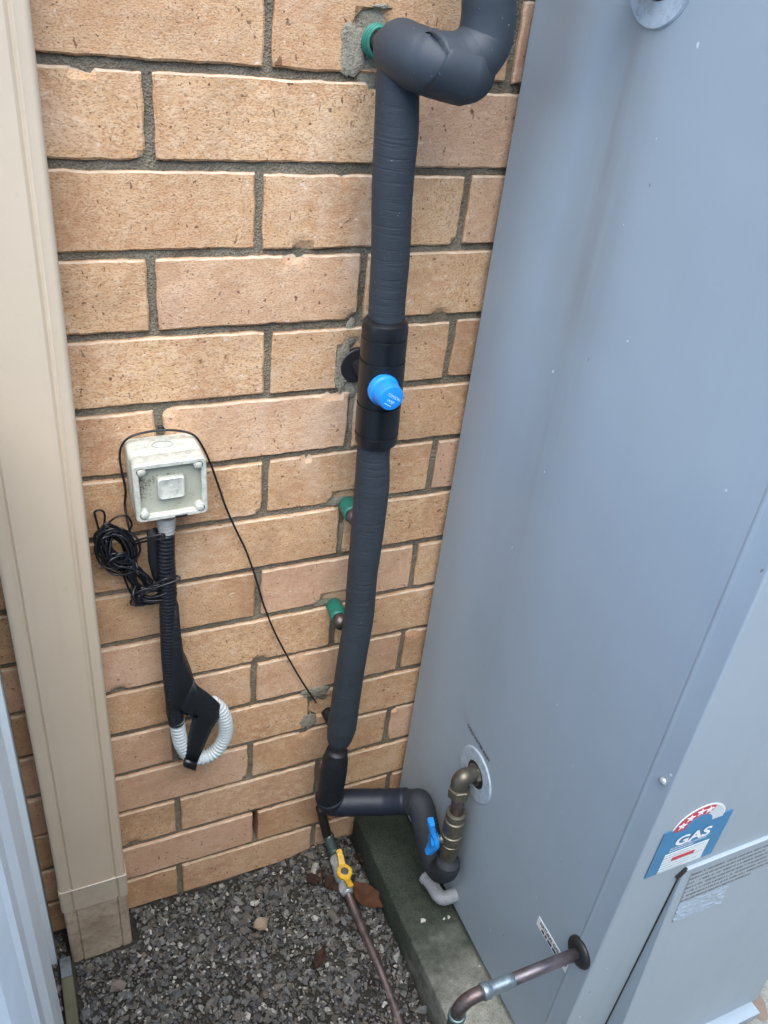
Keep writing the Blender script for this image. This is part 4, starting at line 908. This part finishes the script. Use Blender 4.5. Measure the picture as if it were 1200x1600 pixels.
# drain elbow
de = thing('drain_elbow', (0.255, -0.23, SLZ), 'stubby grey plastic drain elbow at the heater foot', 'drain pipe')
d0 = Vector((HX + 0.003, -0.2355, 0.1425)); d1 = Vector((0.2495, -0.2355, 0.1405)); d2 = Vector((0.243, -0.190, 0.137))
add('elbow', tube(catmull([d0, d0.lerp(d1, .55), d1 + Vector((.002, 0.002, 0)), d1 + Vector((-.003, .010, -.0005)), d1.lerp(d2, .6), d2], 6), 0.0113, 20), PVC, de)
add('end_socket', lathe(d2, d2 - d1, [(-.004, .0114), (-.003, .0124), (.003, .0124), (.004, .011), (.004, .008), (-.002, .008)], 20), PVC, de, sharp=40)

# ------------------------------------------------------------------ leaves, crumbs
def leaf(px, py, z, L_, W_, ang, curl, mat, label, seed=0):
    c0 = onz(px, py, z); V, F = [], []; n, m = 12, 6
    for i in range(n + 1):
        t = i / n; w = W_ * math.sin(math.pi * min(1, t * 0.97 + 0.02)) ** 1.15 * (1.1 - 0.4 * t)
        for j in range(m + 1):
            s2 = (j / m - 0.5) * 2; lx, ly = (t - 0.5) * L_, s2 * w * (1 + .3 * noise.noise(Vector((t * 7, (s2 > 0) * 5.0, seed))))
            zz = curl * abs(s2) * 0.7 + curl * 1.2 * (t - 0.5) ** 2 * 2 + 0.0045 * noise.noise(Vector((lx * 60, ly * 60, seed))) + 0.0014 * noise.noise(Vector((lx * 260, ly * 260, seed)))
            V.append((c0.x + lx * math.cos(ang) - ly * math.sin(ang), c0.y + lx * math.sin(ang) + ly * math.cos(ang), c0.z + zz))
    for i in range(n):
        for j in range(m): a2 = i * (m + 1) + j; F.append((a2, a2 + 1, a2 + m + 2, a2 + m + 1))
    k = len(V); V2 = [(x, y, z2 - 0.0007) for x, y, z2 in V]; F2 = [tuple(reversed([i + k for i in f])) for f in F]
    o = add('dead_leaf', (V + V2, F + F2), mat); tag(o, label, 'leaf', 'dead leaves on the gravel')
leaf(574, 1402, 0.048, 0.070, 0.022, math.radians(-62), 0.006, LEAF, 'large rusty brown dead leaf beside the yellow-handled valve', 1)
leaf(493, 1372, 0.022, 0.040, 0.014, math.radians(20), 0.006, LEAF2, 'small dark curled leaf left of the yellow-handled valve', 2)
leaf(518, 1383, 0.030, 0.040, 0.012, math.radians(-75), 0.006, LEAF2, 'dark narrow leaf tucked against the chrome valve body', 3)
leaf(408, 1446, 0.016, 0.030, 0.013, math.radians(15), 0.007, LEAF3, 'pale broken leaf scrap in the middle of the gravel', 4)
leaf(500, 1498, 0.022, 0.045, 0.010, math.radians(50), 0.007, LEAF2, 'dark folded leaf near the foot of the picture left of the gas pipe', 5)
leaf(565, 1340, 0.040, 0.030, 0.012, math.radians(70), 0.005, LEAF2, 'dull brown leaf between the valve and the slab edge', 7)
def pebble(px, py, z, s, mat, name, label, grp=None):
    c0 = onz(px, py, z); v, f = SV[random.randrange(30)]; w = v * np.array((s, s * .8, s * .55)) + np.array(c0) + np.array((0, 0, s * .3))
    o = add(name, (w.tolist(), f.tolist()), mat, smooth=False); tag(o, label, 'stone', grp)
CRUMB = plain('pale_crumb', (0.5, 0.5, 0.44), 0.9)
pebble(660, 1439, SLZ, 0.0062, CRUMB, 'mortar_crumb', 'largest pale mortar crumb on the mossy slab', 'crumbs on the slab')
pebble(700, 1434, SLZ, 0.0045, CRUMB, 'mortar_crumb', 'pale crumb on the slab nearest the drain elbow', 'crumbs on the slab')
pebble(694, 1436, SLZ, 0.0028, CRUMB, 'mortar_crumb', 'tiny pale crumb beside the one nearest the drain elbow', 'crumbs on the slab')
pebble(749, 1511, SLZ, 0.0045, CRUMB, 'mortar_crumb', 'pale crumb on the slab by the heater base', 'crumbs on the slab')
pebble(182, 1542, 0.012, 0.017, plain('brown_stone', (0.14, 0.115, 0.10), 0.85, var=0.3), 'large_stone', 'largest brown stone in the gravel near the downpipe foot')
